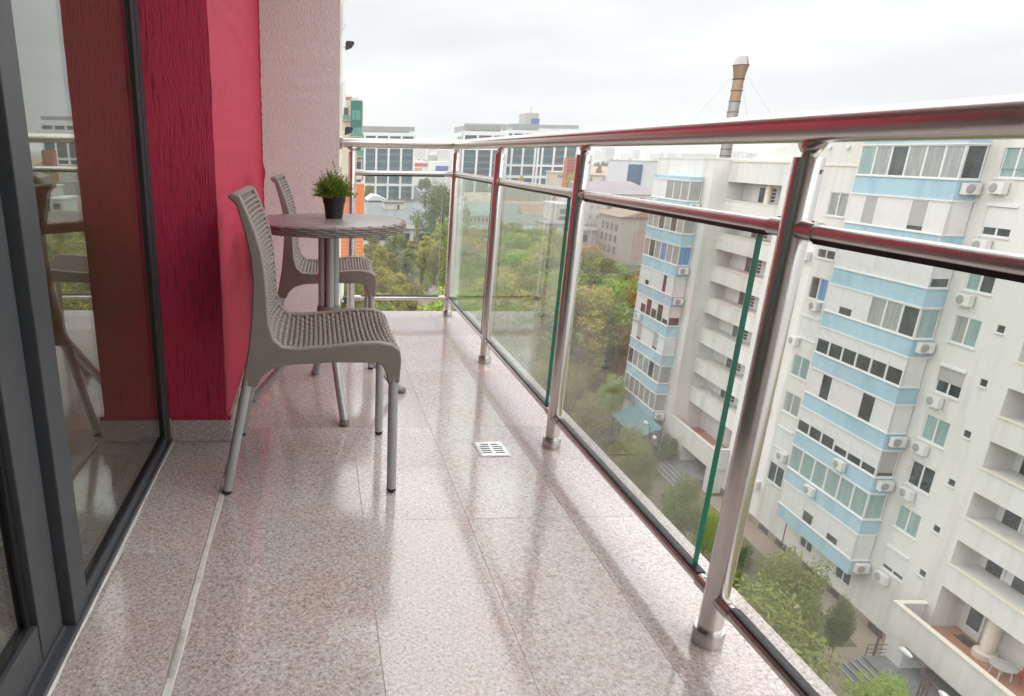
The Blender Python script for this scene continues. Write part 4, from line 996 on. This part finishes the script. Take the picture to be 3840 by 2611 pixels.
scn.box(px2[0]+4, px2[0]+(px2[-1]-px2[0])*.45, Y2+5, Y2+30, zt2-.3, zt2+4); scn.build('roof_screen', M['screen'], o2, -ob2)
# left end face of the complex: raking windows
lf = MB(); a_ = at(1735, 600, 420)
a2 = at(1697, 600, 462)
end = MB().add([(a_.x-1.06, 420.9, GZ), (a2.x, 462, GZ), (a2.x, 462, at(1697, 507, 462).z), (a_.x-1.06, 420.9, at(1735, 492, 420).z)], [(0, 3, 2, 1)]); end.build('end_wall', M['owhite'], o2, -ob2)
for k in range(5):
    t0, t1 = .12+.17*k, .12+.17*k+.10
    for ya, yb in ((524, 519.5), (None, None)):
        if ya is None: zA, zB = at(1735, 562, 420).z, at(1735, 740, 420).z
        else: zA, zB = at(1735, 507, 420).z-.5, at(1735, 524, 420).z+.4
        P0 = Vector((a_.x-1.06, 420.9, 0)).lerp(Vector((a2.x, 462, 0)), t0); P1 = Vector((a_.x-1.06, 420.9, 0)).lerp(Vector((a2.x, 462, 0)), t1)
        nrm = Vector((-(462-420.9), a2.x-a_.x+1.06, 0)).normalized()*.12
        P0 += nrm; P1 += nrm
        MB().add([(P0.x, P0.y, zB), (P1.x, P1.y, zB), (P1.x, P1.y, zA), (P0.x, P0.y, zA)], [(0, 3, 2, 1)]).build('window', M['omull'], o2, -ob2)

# generic far building: box with recessed window grid on the side facing the balcony
def block(name, label, Y, x0, x1, ytop, depth, wm, wins=None, winm='wdark', roof=None, cat='building', rz=None, group=None, zbot=GZ):
    a, b = at(x0, ytop, Y), at(x1, ytop, Y); cx_ = (a.x+b.x)/2
    o = empty(name, (cx_, Y, zbot), 0, label, cat, group); ob = Vector(o.location)
    z1 = a.z if rz is None else rz
    MB().box(a.x, b.x, Y, Y+depth, zbot, z1).build('wall', M[wm], o, -ob)
    if wins:
        c, r, (yt, yb), mw_, mh = wins                   # columns, rows, photo y range, width and height fill
        zt, zb = at((x0+x1)/2, yt, Y).z, at((x0+x1)/2, yb, Y).z
        me = None
        cw = (b.x-a.x)/c; rh = (zt-zb)/r
        fr = MB().box(-cw*mw_/2, cw*mw_/2, -.10, .0, -rh*mh/2, rh*mh/2); me = fr.mesh('window', M[winm])
        for i in range(c):
            for j in range(r): link('window', me, o, Vector((a.x+cw*(i+.5), Y-.004, zb+rh*(j+.5)))-ob)
    if roof:
        kind, m_, h_ = roof
        if kind == 'flat': MB().box(a.x-.4, b.x+.4, Y-.4, Y+depth+.4, z1+.002, z1+h_).build('roof', M[m_], o, -ob)
        elif kind == 'gable':                            # ridge along x
            MB().prism([(Y-.6, z1), (Y+depth+.6, z1), (Y+depth/2, z1+h_)], 0, a.x-.5, b.x+.5).build('roof', M[m_], o, -ob)
        elif kind == 'gabley': MB().prism([(a.x-.5, z1), (b.x+.5, z1), ((a.x+b.x)/2, z1+h_)], 1, Y-.5, Y+depth).build('roof', M[m_], o, -ob)
        elif kind == 'shed': MB().prism([(Y-.6, z1), (Y+depth+.6, z1), (Y+depth+.6, z1+h_)], 0, a.x-.5, b.x+.5).build('roof', M[m_], o, -ob)
        elif kind == 'mansard': MB().prism([(Y-.6, z1), (Y+depth+.6, z1), (Y+depth-2, z1+h_), (Y+2.2, z1+h_)], 0, a.x-.5, b.x+.5).build('roof', M[m_], o, -ob)
    return o, ob
# industrial hall with wet flat roof
hz = -17.6
hl = empty('industrial_hall', (40, 230, GZ), 0, 'low industrial hall with wet grey flat roof and cream rooftop hut', 'building'); hb = Vector((40, 230, GZ))
xa, xb = 8.5, 100
MB().box(xa, xb, 193, 262, GZ, hz-.5).build('wall', M['whitew'], hl, -hb)
MB().add([(xa-.5, 192.4, hz-.5), (xb, 192.4, hz-.5), (xb, 263, hz+.9), (xa+9, 263, hz+.9), (xa-.5, 192.4, hz-1.0), (xb, 192.4, hz-1.0), (xb, 263, hz-.4), (xa+9, 263, hz-.4)], [(0,1,2,3),(4,7,6,5),(0,4,5,1),(1,5,6,2),(2,6,7,3),(3,7,4,0)]).build('roof', M['bitumen'], hl, -hb)
MB().box(xa-.6, xb, 192.1, 192.38, hz-1.3, hz-.35).build('fascia', M['pvc'], hl, -hb)
for k in range(14): MB().box(xa+3+5.6*k, xa+6+5.6*k, 192.9, 192.98, hz-4.6, hz-2.6).build('window', M['wdark'], hl, -hb)
for k in range(15): MB().box(xa+1+5.6*k, xa+1.5+5.6*k, 192.7, 192.99, GZ, hz-1.31).build('pilaster', M['pvc'], hl, -hb)
p_ = at(1477, 778, 240); hutx = (at(1442, 790, 238).x, at(1513, 790, 238).x); hutz = at(1477, 788, 238).z
MB().box(hutx[0], hutx[1], 238, 244, hz+.2, at(1477, 762, 238).z).build('rooftop_hut', M['bcream'], hl, -hb)
MB().box(hutx[0]-.5, hutx[1]+.5, 237.5, 244.5, at(1477, 762, 238).z+.002, at(1477, 757, 238).z).build('hut_roof', M['mans'], hl, -hb)
MB().box(at(1490, 780, 238).x, at(1498, 780, 238).x, 237.94, 237.99, at(1494, 789, 238).z, at(1494, 769, 238).z).build('hut_door', M['dgrey'], hl, -hb)
sd_, sb2 = block('storage_shed', 'dark arched storage shed behind the wet grey roof', 300, 1382, 1452, 752, 14, 'navy', None, roof=None, cat='shed')
MB().prism([(at(1376, 735, 300).x, at(1376, 752, 300).z), (at(1400, 732, 300).x, at(1400, 733, 300).z), (at(1425, 735, 300).x, at(1425, 737, 300).z), (at(1456, 750, 300).x, at(1456, 752, 300).z)], 1, 299.2, 316).build('roof', M['lgrey'], sd_, -sb2)
block('workshop', 'teal roofed workshop with a strip of cream framed windows behind glass', 205, 1732, 1862, 808, 14, 'bcream', (9, 1, (815, 838), .62, .8), roof=('shed', 'tealroof', 3.2))
block('workshop', 'low rusty roofed shed between the oak and the brown mansard building', 262, 1765, 1880, 765, 12, 'tanwall', None, roof=('shed', 'rust', 3.5))
block('warehouse', 'long tan warehouse with brown mansard roof behind the railing', 292, 1868, 2125, 752, 18, 'tanwall', (9, 1, (755, 768), .28, .85), roof=('mansard', 'mans', 5.2))
block('warehouse', 'lower tan row house with faded red roof before the mansard warehouse', 262, 1850, 2070, 792, 12, 'tanwall', (10, 1, (796, 822), .22, .9), roof=('shed', 'rtile', 3.0))
block('gabled_house', 'white gabled house with faded red tile roof among the tree tops', 222, 1972, 2088, 842, 13, 'whitew', (4, 1, (846, 862), .4, .7), roof=('gable', 'rtile', 5.6))
block('white_tower_house', 'narrow white house with gridded windows beside the green glass edge', 205, 2090, 2136, 770, 12, 'whitew', (1, 3, (780, 862), .5, .7), roof=('flat', 'pvc', .5))
block('flat_roofed_shed', 'low white shed with grey flat roof below the narrow white house', 188, 2050, 2150, 846, 9, 'whitew', (2, 1, (852, 868), .45, .9), roof=('flat', 'mauve', .6))
block('white_silo', 'tall plain white silo wall behind the grey mill', 200, 2186, 2262, 735, 22, 'whitew', (3, 4, (760, 900), .12, .3), roof=('flat', 'pvc', .4))
block('white_factory', 'long white factory with mauve sheet roof beyond the grey mill', 236, 2232, 2470, 728, 24, 'whitew', (6, 2, (733, 800), .42, .45), 'brownp', roof=('shed', 'mauve', 3.4))
# old concrete mill with arched windows
ml_ = empty('concrete_mill', (0, 0, 0), 0, 'grey concrete mill with three rows of arched windows and tiled roof', 'building')
c0 = at(2333, 815, 178); mx0, my0 = c0.x, 178.0; zt = c0.z
cL = at(2247, 796, 1); dd = px_ray(2247, 796); dm = mx0/dd.x*dd.y     # where the left face ends
ml_.location = (mx0+8, my0+8, GZ); mbv = Vector(ml_.location)
L_ = max(12, min(45, dm-my0))
MB().box(mx0, mx0+24, my0, my0+L_, GZ, zt).build('wall', M['conc'], ml_, -mbv)
MB().prism([(mx0-.7, zt), (mx0+24.7, zt), (mx0+12, zt+3.0)], 1, my0-.7, my0+L_+.7).build('roof', M['mroof'], ml_, -mbv)
for i in range(5):
    for k in range(4):
        uu = my0+L_*(.17+.33*i*.60); zz = zt-2.9-3.0*k
        if uu > my0+L_-1: continue
        pts = [(uu-.75, zz-.9), (uu+.75, zz-.9), (uu+.75, zz+.7), (uu+.4, zz+1.0), (uu-.4, zz+1.0), (uu-.75, zz+.7)]
        w_ = MB().prism(pts, 0, mx0-.06, mx0-.005).build('arched_window', M['wdark'], ml_, -mbv)
        MB().box(mx0-.10, mx0-.061, uu-.06, uu+.06, zz-.9, zz+.95).build('glazing_bar', M['pvc'], w_)
for k in range(4): MB().box(mx0-.05, mx0+24.05, my0-.06, my0-.004, zt-3.9-3.0*k, zt-3.6-3.0*k).build('string_course', M['conc'], ml_, -mbv)
for k in range(3): MB().box(mx0+6*k+5, mx0+6*k+5.5, my0-.065, my0-.0045, GZ, zt-.2).build('pilaster', M['conc'], ml_, -mbv)
# things farther off
block('cladded_hall', 'pale grey hall with navy end strip beyond the factory', 330, 2412, 2500, 604, 40, 'lgrey', roof=('flat', 'lgrey', .3))
block('cladding_strip', 'narrow dark navy cladding tower on the end of the pale hall', 329, 2399, 2412, 618, 12, 'navy', cat='tower')
block('shop', 'white shop building with stepped roof beyond the factory', 470, 2288, 2402, 664, 40, 'whitew', (9, 1, (672, 695), .3, .5), roof=('flat', 'pvc', .5))
o, ob = block('shop', 'cream shop with bright hanging banners right of the brick stack', 480, 2222, 2290, 662, 30, 'bcream', roof=('flat', 'rtile', 1.0))
for k, m_ in enumerate(('orgsign', 'yelsign', 'redsign', 'bluesign')): MB().box(at(2268+5*k, 690, 480).x, at(2272+5*k, 690, 480).x, 479.6, 479.9, at(2270, 703, 480).z, at(2270, 671, 480).z).build('banner', M[m_], o, -ob)
block('roof_terrace', 'low building with long red tile roof beyond the shops', 560, 2215, 2350, 656, 40, 'whitew', roof=('shed', 'rtile', 6))
block('red_tent', 'small bright red marquee beyond the shops', 600, 2305, 2330, 652, 10, 'redsign', roof=('gable', 'redsign', 3), cat='tent')
block('brick_stack', 'square red brick stack with dark iron bands beside the railing post', 300, 2130, 2168, 592, 4.2, 'brick', cat='chimney')
bs = bpy.data.objects['brick_stack']
for k in range(9):
    z_ = at(2150, 603+12*k, 300).z; MB().box(at(2130, 600, 300).x-.1, at(2168, 600, 300).x+.1, 299.9, 299.99, z_-.10, z_+.10).build('iron_band', M['dgrey'], bs, -Vector(bs.location))
block('old_mansion', 'pale classical building behind the brick stack', 385, 2092, 2135, 650, 20, 'tanwall', (6, 1, (657, 668), .5, .8), roof=('flat', 'tanwall', .8))
o, ob = block('rooftop_tower', 'grey tower block with blue sign rising behind the office complex', 640, 1972, 2022, 424, 20, 'towerc', None)
MB().box(at(1988, 500, 640).x, at(2018, 500, 640).x, 639.4, 639.9, at(2000, 472, 640).z, at(2000, 445, 640).z).build('sign_panel', M['bluesign'], o, -ob)
MB().tube([(at(1998, 470, 640).x, 650, at(2000, 426, 640).z), (at(1998, 470, 640).x, 650, at(2000, 398, 640).z)], .3, 6).build('mast', M['screen'], o, -ob)
# water tower
wy = 690; wc = at(1620, 640, wy)
wt = empty('water_tower', (wc.x, wy, GZ), 0, 'ribbed concrete water tower between the red and blue stores', 'tower')
zt_ = at(1620, 572, wy).z-GZ; r_ = (at(1634, 600, wy).x-at(1605, 600, wy).x)/2
MB().lathe([(r_*.9, 0), (r_*.85, zt_*.60), (r_*1.25, zt_*.72), (r_*1.25, zt_*.92), (r_*.4, zt_)], 20).build('tower_body', M['towerc'], wt, smooth=40)
for k in range(10):
    a = 2*math.pi*k/10; MB().box(-.5, .5, -.5, .5, 0, zt_*.70).build('rib', M['lgrey'], wt, (math.cos(a)*r_, math.sin(a)*r_, 0))
o, ob = block('store', 'white store with red fascia and orange sign left of the water tower', 600, 1555, 1604, 604, 30, 'pvc', roof=None)
MB().box(at(1555, 620, 600).x, at(1604, 620, 600).x, 599.5, 599.9, at(1580, 624, 600).z, at(1580, 612, 600).z).build('fascia', M['redsign'], o, -ob); MB().box(at(1556, 620, 600).x, at(1583, 620, 600).x, 599.4, 599.9, at(1580, 641, 600).z, at(1580, 630, 600).z).build('sign_panel', M['orgsign'], o, -ob)
o, ob = block('store', 'white store with long blue fascia right of the water tower', 620, 1634, 1700, 606, 40, 'pvc', roof=None)
MB().box(at(1634, 620, 620).x, at(1688, 620, 620).x, 619.5, 619.9, at(1660, 643, 620).z, at(1660, 623, 620).z).build('fascia', M['bluesign'], o, -ob)
rf = random.Random(21)
SKY_L = ['hazy pale block above the red store, left of the water tower', 'hazy pale block right behind the water tower', 'hazy wide pale block above the blue store', 'hazy sliver of a block beside the orange tower', 'tallest hazy grey tower block right of the brick stack', 'slim hazy tower block above the tree belt', 'faint small block left of the grey tower block', 'faint low block behind the tree belt', 'faint wide block above the pale hall with navy strip', 'second faint block right of the pale hall', 'long hazy block left of the steel flue', 'faintest tall block behind the long hazy block', 'hazy block just right of the steel flue', 'narrow hazy block further right of the steel flue', 'faint far block between the pale hall and the long hazy block']
for k, (x0, x1, yt, Y) in enumerate(((1556, 1596, 557, 1500), (1600, 1640, 556, 1700), (1640, 1690, 560, 1450), (1330, 1350, 540, 1500), (2275, 2307, 552, 1300), (2380, 2403, 560, 1700), (2232, 2262, 562, 2100), (2330, 2370, 574, 2400), (2440, 2500, 575, 1900), (2510, 2560, 572, 1800), (2560, 2690, 575, 1500), (2600, 2680, 566, 2600), (2740, 2800, 566, 1700), (2800, 2840, 572, 1500), (2480, 2520, 568, 2600))):
    block('far_block', SKY_L[k], Y, x0, x1, yt, 25, 'farwall', (max(3, (x1-x0)//7), 4, (yt+3, yt+34), .55, .5), 'farwin', group='hazy blocks on the far skyline')

# cars in the car park by the offices
def car_mesh(m_):
    r_ = empty('parked_car')
    MB().prism([(-2.1, .35), (2.1, .35), (2.15, .8), (1.2, .92), (.6, 1.42), (-1.1, 1.45), (-1.8, .95), (-2.15, .85)], 1, -.85, .85).build('body', M[m_], r_, bevel=.08)
    MB().prism([(1.05, .95), (.55, 1.36), (-1.05, 1.38), (-1.6, .97)], 1, -.87, .87).build('window', M['wdark'], r_)
    wm = MB().tube([(0, -.10, 0), (0, .10, 0)], .32, 14).mesh('wheel', M['tyre'], 40)
    for sx in (-1.35, 1.35):
        for sy in (-.8, .8): link('wheel', wm, r_, (sx, sy, .32))
    return r_
cw_ = {m_: car_mesh(m_) for m_ in ('carw', 'card', 'carr', 'cars')}; used = set()
cl_ = {'carw': 'small white car parked by the offices', 'card': 'small dark car parked by the offices', 'carr': 'small red car parked by the offices', 'cars': 'small silver car parked by the offices'}
for k in range(18):
    m_ = rf.choice(list(cw_)); o = cw_[m_] if m_ not in used else copy_tree(cw_[m_]); used.add(m_)
    q = ground(rf.uniform(1560, 1650), rf.uniform(700, 738)); o.location = (q.x, q.y, GZ+.034); o.rotation_euler = (0, 0, rf.choice((0, 1.57, .4))); tag(o, cl_[m_], 'car', 'cars parked by the offices')
for m_ in set(cw_)-used:
    q = ground(1600, 720); cw_[m_].location = (q.x, q.y, GZ+.034); tag(cw_[m_], cl_[m_], 'car', 'cars parked by the offices')

# ------------------------------------------------------------------ trees
def crown(seed, n, blobs, leaf, shape):
    rg = np.random.RandomState(seed); cs = []
    while len(cs) < blobs:
        p = rg.uniform(-1, 1, 3); 
        if np.linalg.norm(p) > 1: continue
        z = (p[2]+1)/2
        if shape == 'round': rr = .34*(1-.25*abs(p[2])); c = np.array([p[0]*rr, p[1]*rr, .30+.60*z]); br = rg.uniform(.08, .15)
        elif shape == 'poplar': rr = .13*(1-.75*z)+.02; c = np.array([p[0]*rr, p[1]*rr, .10+.84*z]); br = rg.uniform(.035, .07)*(1.2-.5*z)
        elif shape == 'birch': rr = .24*(1-.55*z); c = np.array([p[0]*rr, p[1]*rr, .12+.80*z]); br = rg.uniform(.05, .10)*(1.15-.4*z)
        elif shape == 'shrub': rr = .45; c = np.array([p[0]*rr, p[1]*rr, .12+.72*z*(1-.4*(p[0]**2+p[1]**2))]); br = rg.uniform(.10, .18)
        else: rr = .46; c = np.array([p[0]*rr, p[1]*rr, .28+.64*z*(1-.35*(p[0]**2+p[1]**2))]); br = rg.uniform(.06, .13)
        cs.append((c, br))
    cs_c = np.array([c for c, _ in cs]); cs_r = np.array([b for _, b in cs])
    wts = cs_r**2; wts /= wts.sum(); idx = rg.choice(len(cs), n, p=wts)
    d = rg.normal(0, 1, (n, 3)); d /= np.linalg.norm(d, axis=1)[:, None]
    rad = cs_r[idx]*rg.uniform(.35, 1.05, n)**.6
    P = cs_c[idx]+d*rad[:, None]*np.array([1, 1, .85])
    nrm = d*.8+rg.normal(0, .6, (n, 3)); nrm[:, 2] += .35; nrm /= np.linalg.norm(nrm, axis=1)[:, None]
    a = np.cross(nrm, rg.normal(0, 1, (n, 3))); a /= np.linalg.norm(a, axis=1)[:, None]; b = np.cross(nrm, a)
    s = leaf*rg.uniform(.55, 1.35, n)[:, None]
    V = np.empty((n*4, 3)); V[0::4] = P-a*s; V[1::4] = P+b*s*.55-a*s*.1; V[2::4] = P+a*s; V[3::4] = P-b*s*.55+a*s*.1
    me = bpy.data.meshes.new('crown'); me.vertices.add(n*4); me.vertices.foreach_set('co', V.ravel())
    me.loops.add(n*4); me.loops.foreach_set('vertex_index', np.arange(n*4, dtype=np.int32)); me.polygons.add(n)
    me.polygons.foreach_set('loop_start', np.arange(0, n*4, 4, dtype=np.int32)); me.polygons.foreach_set('loop_total', np.full(n, 4, dtype=np.int32))
    me.update(); me.validate()
    return me, cs_c
def trunk_mesh(cs, seed, r=.022, lean=.02):
    rg = random.Random(seed); mb = MB(); top = .72
    pts = [(rg.uniform(-1, 1)*lean*i/5, rg.uniform(-1, 1)*lean*i/5, top*i/5) for i in range(6)]
    mb.tube(pts, [r*(1-.75*i/5) for i in range(6)], 8)
    for c in cs[:14]:
        h = max(.12, c[2]*.55); i = min(4, int(h/top*5)); p0 = Vector(pts[i]).lerp(Vector(pts[i+1]), h/top*5-i); m_ = p0.lerp(Vector(c), .5)+Vector((0, 0, .03))
        mb.tube([p0, m_, Vector(c)], [r*.45, r*.28, r*.1], 5, False)
    return mb.mesh('trunk', M['trunk'], 60)
PROTO = {}
def proto(shape, seed, n, blobs, leaf, r=.02):
    me, cs = crown(seed, n, blobs, leaf, shape); tm = trunk_mesh(cs, seed, r); PROTO.setdefault(shape, []).append((me, tm))
for s_ in range(3): proto('round', 10+s_, 7000, 50, .0205); proto('birch', 20+s_, 6500, 60, .0195, .010)
proto('poplar', 31, 5200, 60, .0185, .010); proto('poplar', 32, 5200, 60, .0185, .010)
for s_ in range(2): proto('shrub', 40+s_, 5200, 26, .030, .02)
proto('oak', 50, 9000, 70, .0135, .024)
for s_ in range(2): me_, cs_ = crown(60+s_, 15000, 62, .0125, 'round'); PROTO.setdefault('near', []).append((me_, trunk_mesh(cs_, 60+s_, .018)))
_cm = {}
TREES = 0
def tree(name, loc, h, wid, shape, leafk, label, group=None, seed=0):
    me, tm = PROTO[shape][seed % len(PROTO[shape])]
    key = (me.name, leafk)
    if key not in _cm: m2 = me.copy(); m2.materials.clear(); m2.materials.append(LEAF[leafk]); _cm[key] = m2
    r_ = empty(name, loc, (seed*2.399) % 6.28, label, 'shrub' if shape == 'shrub' else 'tree', group)
    for nm, m_ in (('trunk', tm), ('crown', _cm[key])):
        o = link(nm, m_, r_); o.scale = (wid, wid, h)
    return r_
def tpx(x, ytop, Y, wpx, shape, leafk, label, group=None, name='tree', seed=0):   # tree standing at depth Y whose top shows at (x, ytop)
    p = at(x, ytop, Y); h = p.z-GZ; nat = {'round': .82, 'birch': .56, 'poplar': .30, 'shrub': 1.1, 'oak': 1.04, 'near': .82}[shape]
    wid = wpx*Y/FPX/nat
    return tree(name, (p.x, Y, GZ), h*1.03, wid, shape, leafk, label, group, seed)
tpx(1668, 668, 178, 235, 'oak', 'dark', 'broad dark green oak rising above the wet hall roof')
T = [ # x, ytop, Y, width px, shape, leaf
 (1385, 690, 330, 45, 'round', 'green', 'small green tree beside the orange tower'),
 (1400, 850, 165, 90, 'birch', 'olive', 'olive tree right of the orange podium'),
 (1425, 905, 140, 110, 'birch', 'yellow', 'pale yellow tree standing below the orange podium'),
 (1490, 868, 163, 115, 'round', 'green', 'rounded fresh green tree before the hall wall'),
 (1566, 806, 160, 26, 'poplar', 'olive', 'slender spire-like poplar in front of the hall eave'),
 (1552, 880, 158, 70, 'poplar', 'olive', 'stout olive poplar in the middle of the grove'),
 (1598, 858, 156, 72, 'poplar', 'yellow', 'yellowing poplar beside the slender spire'),
 (1640, 822, 155, 70, 'poplar', 'yellow', 'tall yellow green poplar left of the corner post'),
 (1668, 806, 160, 75, 'birch', 'vivid', 'bright green birch top just left of the corner post'),
 (1690, 900, 150, 80, 'birch', 'olive', 'olive birch hidden partly by the corner post'),
 (1375, 985, 125, 110, 'birch', 'yellow', 'yellow birch low beside the far chair'),
 (1440, 1000, 128, 120, 'round', 'yellow', 'round yellow tree beyond the far chair seat'),
 (1500, 1020, 132, 110, 'birch', 'yellow', 'loose yellow birch above the far bottom rail'),
 (1610, 995, 138, 52, 'shrub', 'vivid', 'small lime green bush in the clearing'),
 (1665, 985, 140, 60, 'birch', 'vivid', 'young lime tree by the corner post'),
 (1560, 1025, 128, 70, 'shrub', 'yellow', 'yellow bush at the edge of the clearing'),
 (1430, 1090, 112, 130, 'shrub', 'yellow', 'wide yellow bush below the far railing'),
 (1460, 940, 150, 110, 'round', 'olive', 'olive tree filling the gap behind the far chair'),
 (1530, 930, 152, 100, 'round', 'green', 'full green tree left of the slender spire'),
 (1585, 915, 150, 90, 'birch', 'yellow', 'pale birch in the middle of the grove'),
 (1635, 905, 148, 90, 'round', 'olive', 'dense olive tree near the corner post'),
 (1345, 1040, 118, 120, 'round', 'yellow', 'bushy yellow tree behind the table pedestal'),
 (1480, 1075, 118, 110, 'round', 'yellow', 'low bushy yellow tree beyond the far bottom rail'),
 (1325, 962, 112, 110, 'round', 'yellow', 'yellow tree hiding the foot of the orange podium'),
 (1290, 1000, 108, 110, 'round', 'olive', 'olive tree beside the table pedestal below the orange podium'),
 (1640, 1100, 112, 90, 'shrub', 'yellow', 'small yellow bush beside the foot of the corner post'),
 (1540, 1110, 110, 110, 'shrub', 'olive', 'olive bush just under the far bottom rail'),
]
for k, (x, yt, Y, wp, sh_, lk, lab) in enumerate(T): tpx(x, yt, Y, wp, sh_, lk, lab, name='shrub' if sh_ == 'shrub' else 'tree', seed=k)
# the grove seen through the glass panels
rt = random.Random(77)
gl_ = {'olive': 'olive green tree of the grove seen through the railing glass', 'yellow': 'yellowing tree of the grove seen through the railing glass', 'green': 'mid green tree of the grove seen through the railing glass', 'rusty': 'rust tinged tree of the grove seen through the railing glass', 'vivid': 'fresh green tree of the grove seen through the railing glass'}
def top_limit(x):                                        # photo height the tree tops reach
    pts = [(1700, 900), (1760, 835), (1850, 815), (1950, 830), (2000, 808), (2060, 850), (2120, 885), (2200, 905), (2330, 985), (2420, 1000), (2500, 1010)]
    for (a, b), (c, d) in zip(pts, pts[1:]):
        if a <= x <= c: return b+(d-b)*(x-a)/(c-a)
    return 1000
n_ = 0
def px_of(P):
    d = Vector(P)-Vector((0, 0, CAM_H)); z = d.dot(_F); return CX+FPX*d.dot(_R)/z, CY-FPX*d.dot(_U)/z
for row, Y in enumerate((176, 166, 156, 147, 138, 130, 122, 115, 108, 101, 95, 89, 83, 78)):
    x = 1715+rt.uniform(0, 60)
    while x < 2520:
        g0 = at(x, 1000, Y); hh = rt.uniform(9, 13); lim = top_limit(x)+rt.uniform(-6, 34)
        while hh > 4 and px_of((g0.x, Y, GZ+hh))[1] < lim: hh -= .4
        v = g0.x*math.cos(AZ)-Y*math.sin(AZ); u = g0.x*math.sin(AZ)+Y*math.cos(AZ)
        if hh > 4 and not (u < 75 and v > 26) and not (v > 28.5 and u < 78):
            lk = rt.choices(['olive', 'yellow', 'green', 'rusty', 'vivid'], [5, 3, 3.6, .7, 2.6])[0]
            wid = rt.uniform(8.5, 11.5)
            tree('tree', (g0.x, Y, GZ), hh, wid*(1.15 if hh > 7 else .8), rt.choice(['round', 'round', 'birch']), lk, gl_[lk], 'grove below the balcony', n_); n_ += 1
        x += rt.uniform(85, 125)*130/Y
# ivy covered tree and yard trees by the block
def tg(x, y, h, wpx, shape, leafk, label, seed=0, name='tree', group=None):       # crown centre at photo point (x, y), wpx wide
    q = ground(x, y, GZ+.62*h); nat = {'near': .82, 'shrub': 1.05}[shape]
    return tree(name, (q.x, q.y, GZ), h, wpx*q.y/FPX/nat*.92, shape, leafk, label, group, seed)
tg(2300, 1470, 6.4, 130, 'near', 'vivid', 'bright vine covered tree beside the foot of the farther bay', 1)
tg(2150, 1470, 8.5, 190, 'near', 'olive', 'grey green tree right of the second railing post', 2)
tg(2215, 1560, 7.0, 190, 'near', 'olive', 'spreading olive tree before the teal canopy', 3)
tg(2360, 1680, 6.5, 170, 'near', 'olive', 'olive tree hiding the near end of the teal canopy', 31)
tg(2385, 1760, 7.5, 210, 'near', 'green', 'green plane tree partly hiding the farther entrance steps', 4)
tg(2515, 1660, 3.6, 110, 'shrub', 'dark', 'dark bush beside the farther porch wall', 5, 'shrub')
tg(2555, 1890, 7.6, 215, 'near', 'green', 'leafy plane tree left of the near railing post', 7)
tg(2655, 1985, 5.0, 150, 'near', 'vivid', 'low bright green tree just behind the near railing post', 8)
tg(2790, 2060, 2.2, 120, 'shrub', 'dark', 'dark low hedge bush at the foot of the near post', 9, 'shrub')
tg(2760, 2170, 3.0, 150, 'shrub', 'green', 'green bush low behind the near railing post', 14, 'shrub')
tg(2975, 2235, 8.2, 400, 'near', 'green', 'large green plane tree before the nearer bay', 10)
tg(3155, 2330, 5.0, 140, 'near', 'dark', 'dark green tree between the plane tree and the nearer porch', 11)
tg(3020, 2440, 4.6, 200, 'near', 'olive', 'small yellowing tree over the tan path', 12)
tg(3310, 2640, 4.5, 420, 'near', 'vivid', 'lime green tree at the bottom edge before the entrance steps', 13)
for k, (x, y) in enumerate(((2080, 1380), (1990, 1330), (1900, 1300), (2120, 1290), (2030, 1450), (1950, 1400), (1830, 1230))): tg(x, y, rt.uniform(8, 10.5), rt.uniform(170, 230), 'near', rt.choice(['olive', 'green', 'olive']), 'dense tree crown close under the railing glass', k+20, group='tree crowns close under the railing')
for k, (x_, y_) in enumerate(((10, 46), (16, 38), (9, 62), (18, 54), (12, 74), (20, 68), (13, 28), (20, 26), (8, 86), (17, 84))):
    tree('tree', (x_, y_, GZ), 8+(k % 3), 9+(k % 2), 'near', ['olive', 'green', 'dark'][k % 3], 'broad tree crown straight below the balcony edge', 'trees straight below the balcony', 40+k)
# far tree belt
for k in range(46):
    x = rt.uniform(2225, 2460); Y = rt.uniform(560, 950); tpx(x, rt.uniform(592, 640), Y, rt.uniform(26, 44), 'round', rt.choice(['dark', 'green', 'dark']), 'hazy dark green tree in the far belt', 'far tree belt', seed=k)
for k, (x, yt, Y, w_) in enumerate(((2150, 640, 270, 60), (2215, 670, 300, 50), (1950, 655, 350, 50), (1600, 665, 520, 40), (1580, 672, 500, 36), (2130, 668, 360, 40), (1590, 596, 900, 30), (1570, 598, 950, 34))):
    tpx(x, yt, Y, w_, 'round', ['yellow', 'green', 'rusty', 'green', 'dark', 'yellow', 'dark', 'dark'][k], ['yellow green tree beside the brick stack', 'green tree right of the brick stack', 'reddish tree before the office complex', 'small green tree in the car park', 'small dark tree in the car park', 'small yellow tree left of the brick stack', 'dark distant tree above the red store', 'second dark distant tree above the red store'][k], seed=k)

# ------------------------------------------------------------------ air
hzm = bpy.data.materials.new('pale_haze'); hzm.use_nodes = True; t = hzm.node_tree
t.nodes.remove(t.nodes['Principled BSDF']); pv_ = t.nodes.new('ShaderNodeVolumePrincipled'); pv_.inputs['Color'].default_value = (.97, .985, 1, 1); pv_.inputs['Density'].default_value = .0003
t.links.new(pv_.outputs[0], t.nodes['Material Output'].inputs['Volume'])
hzo = MB().box(-2600, 4600, -90, 8100, GZ-1.4, 26).build('haze', hzm); tag(hzo, kind='stuff')
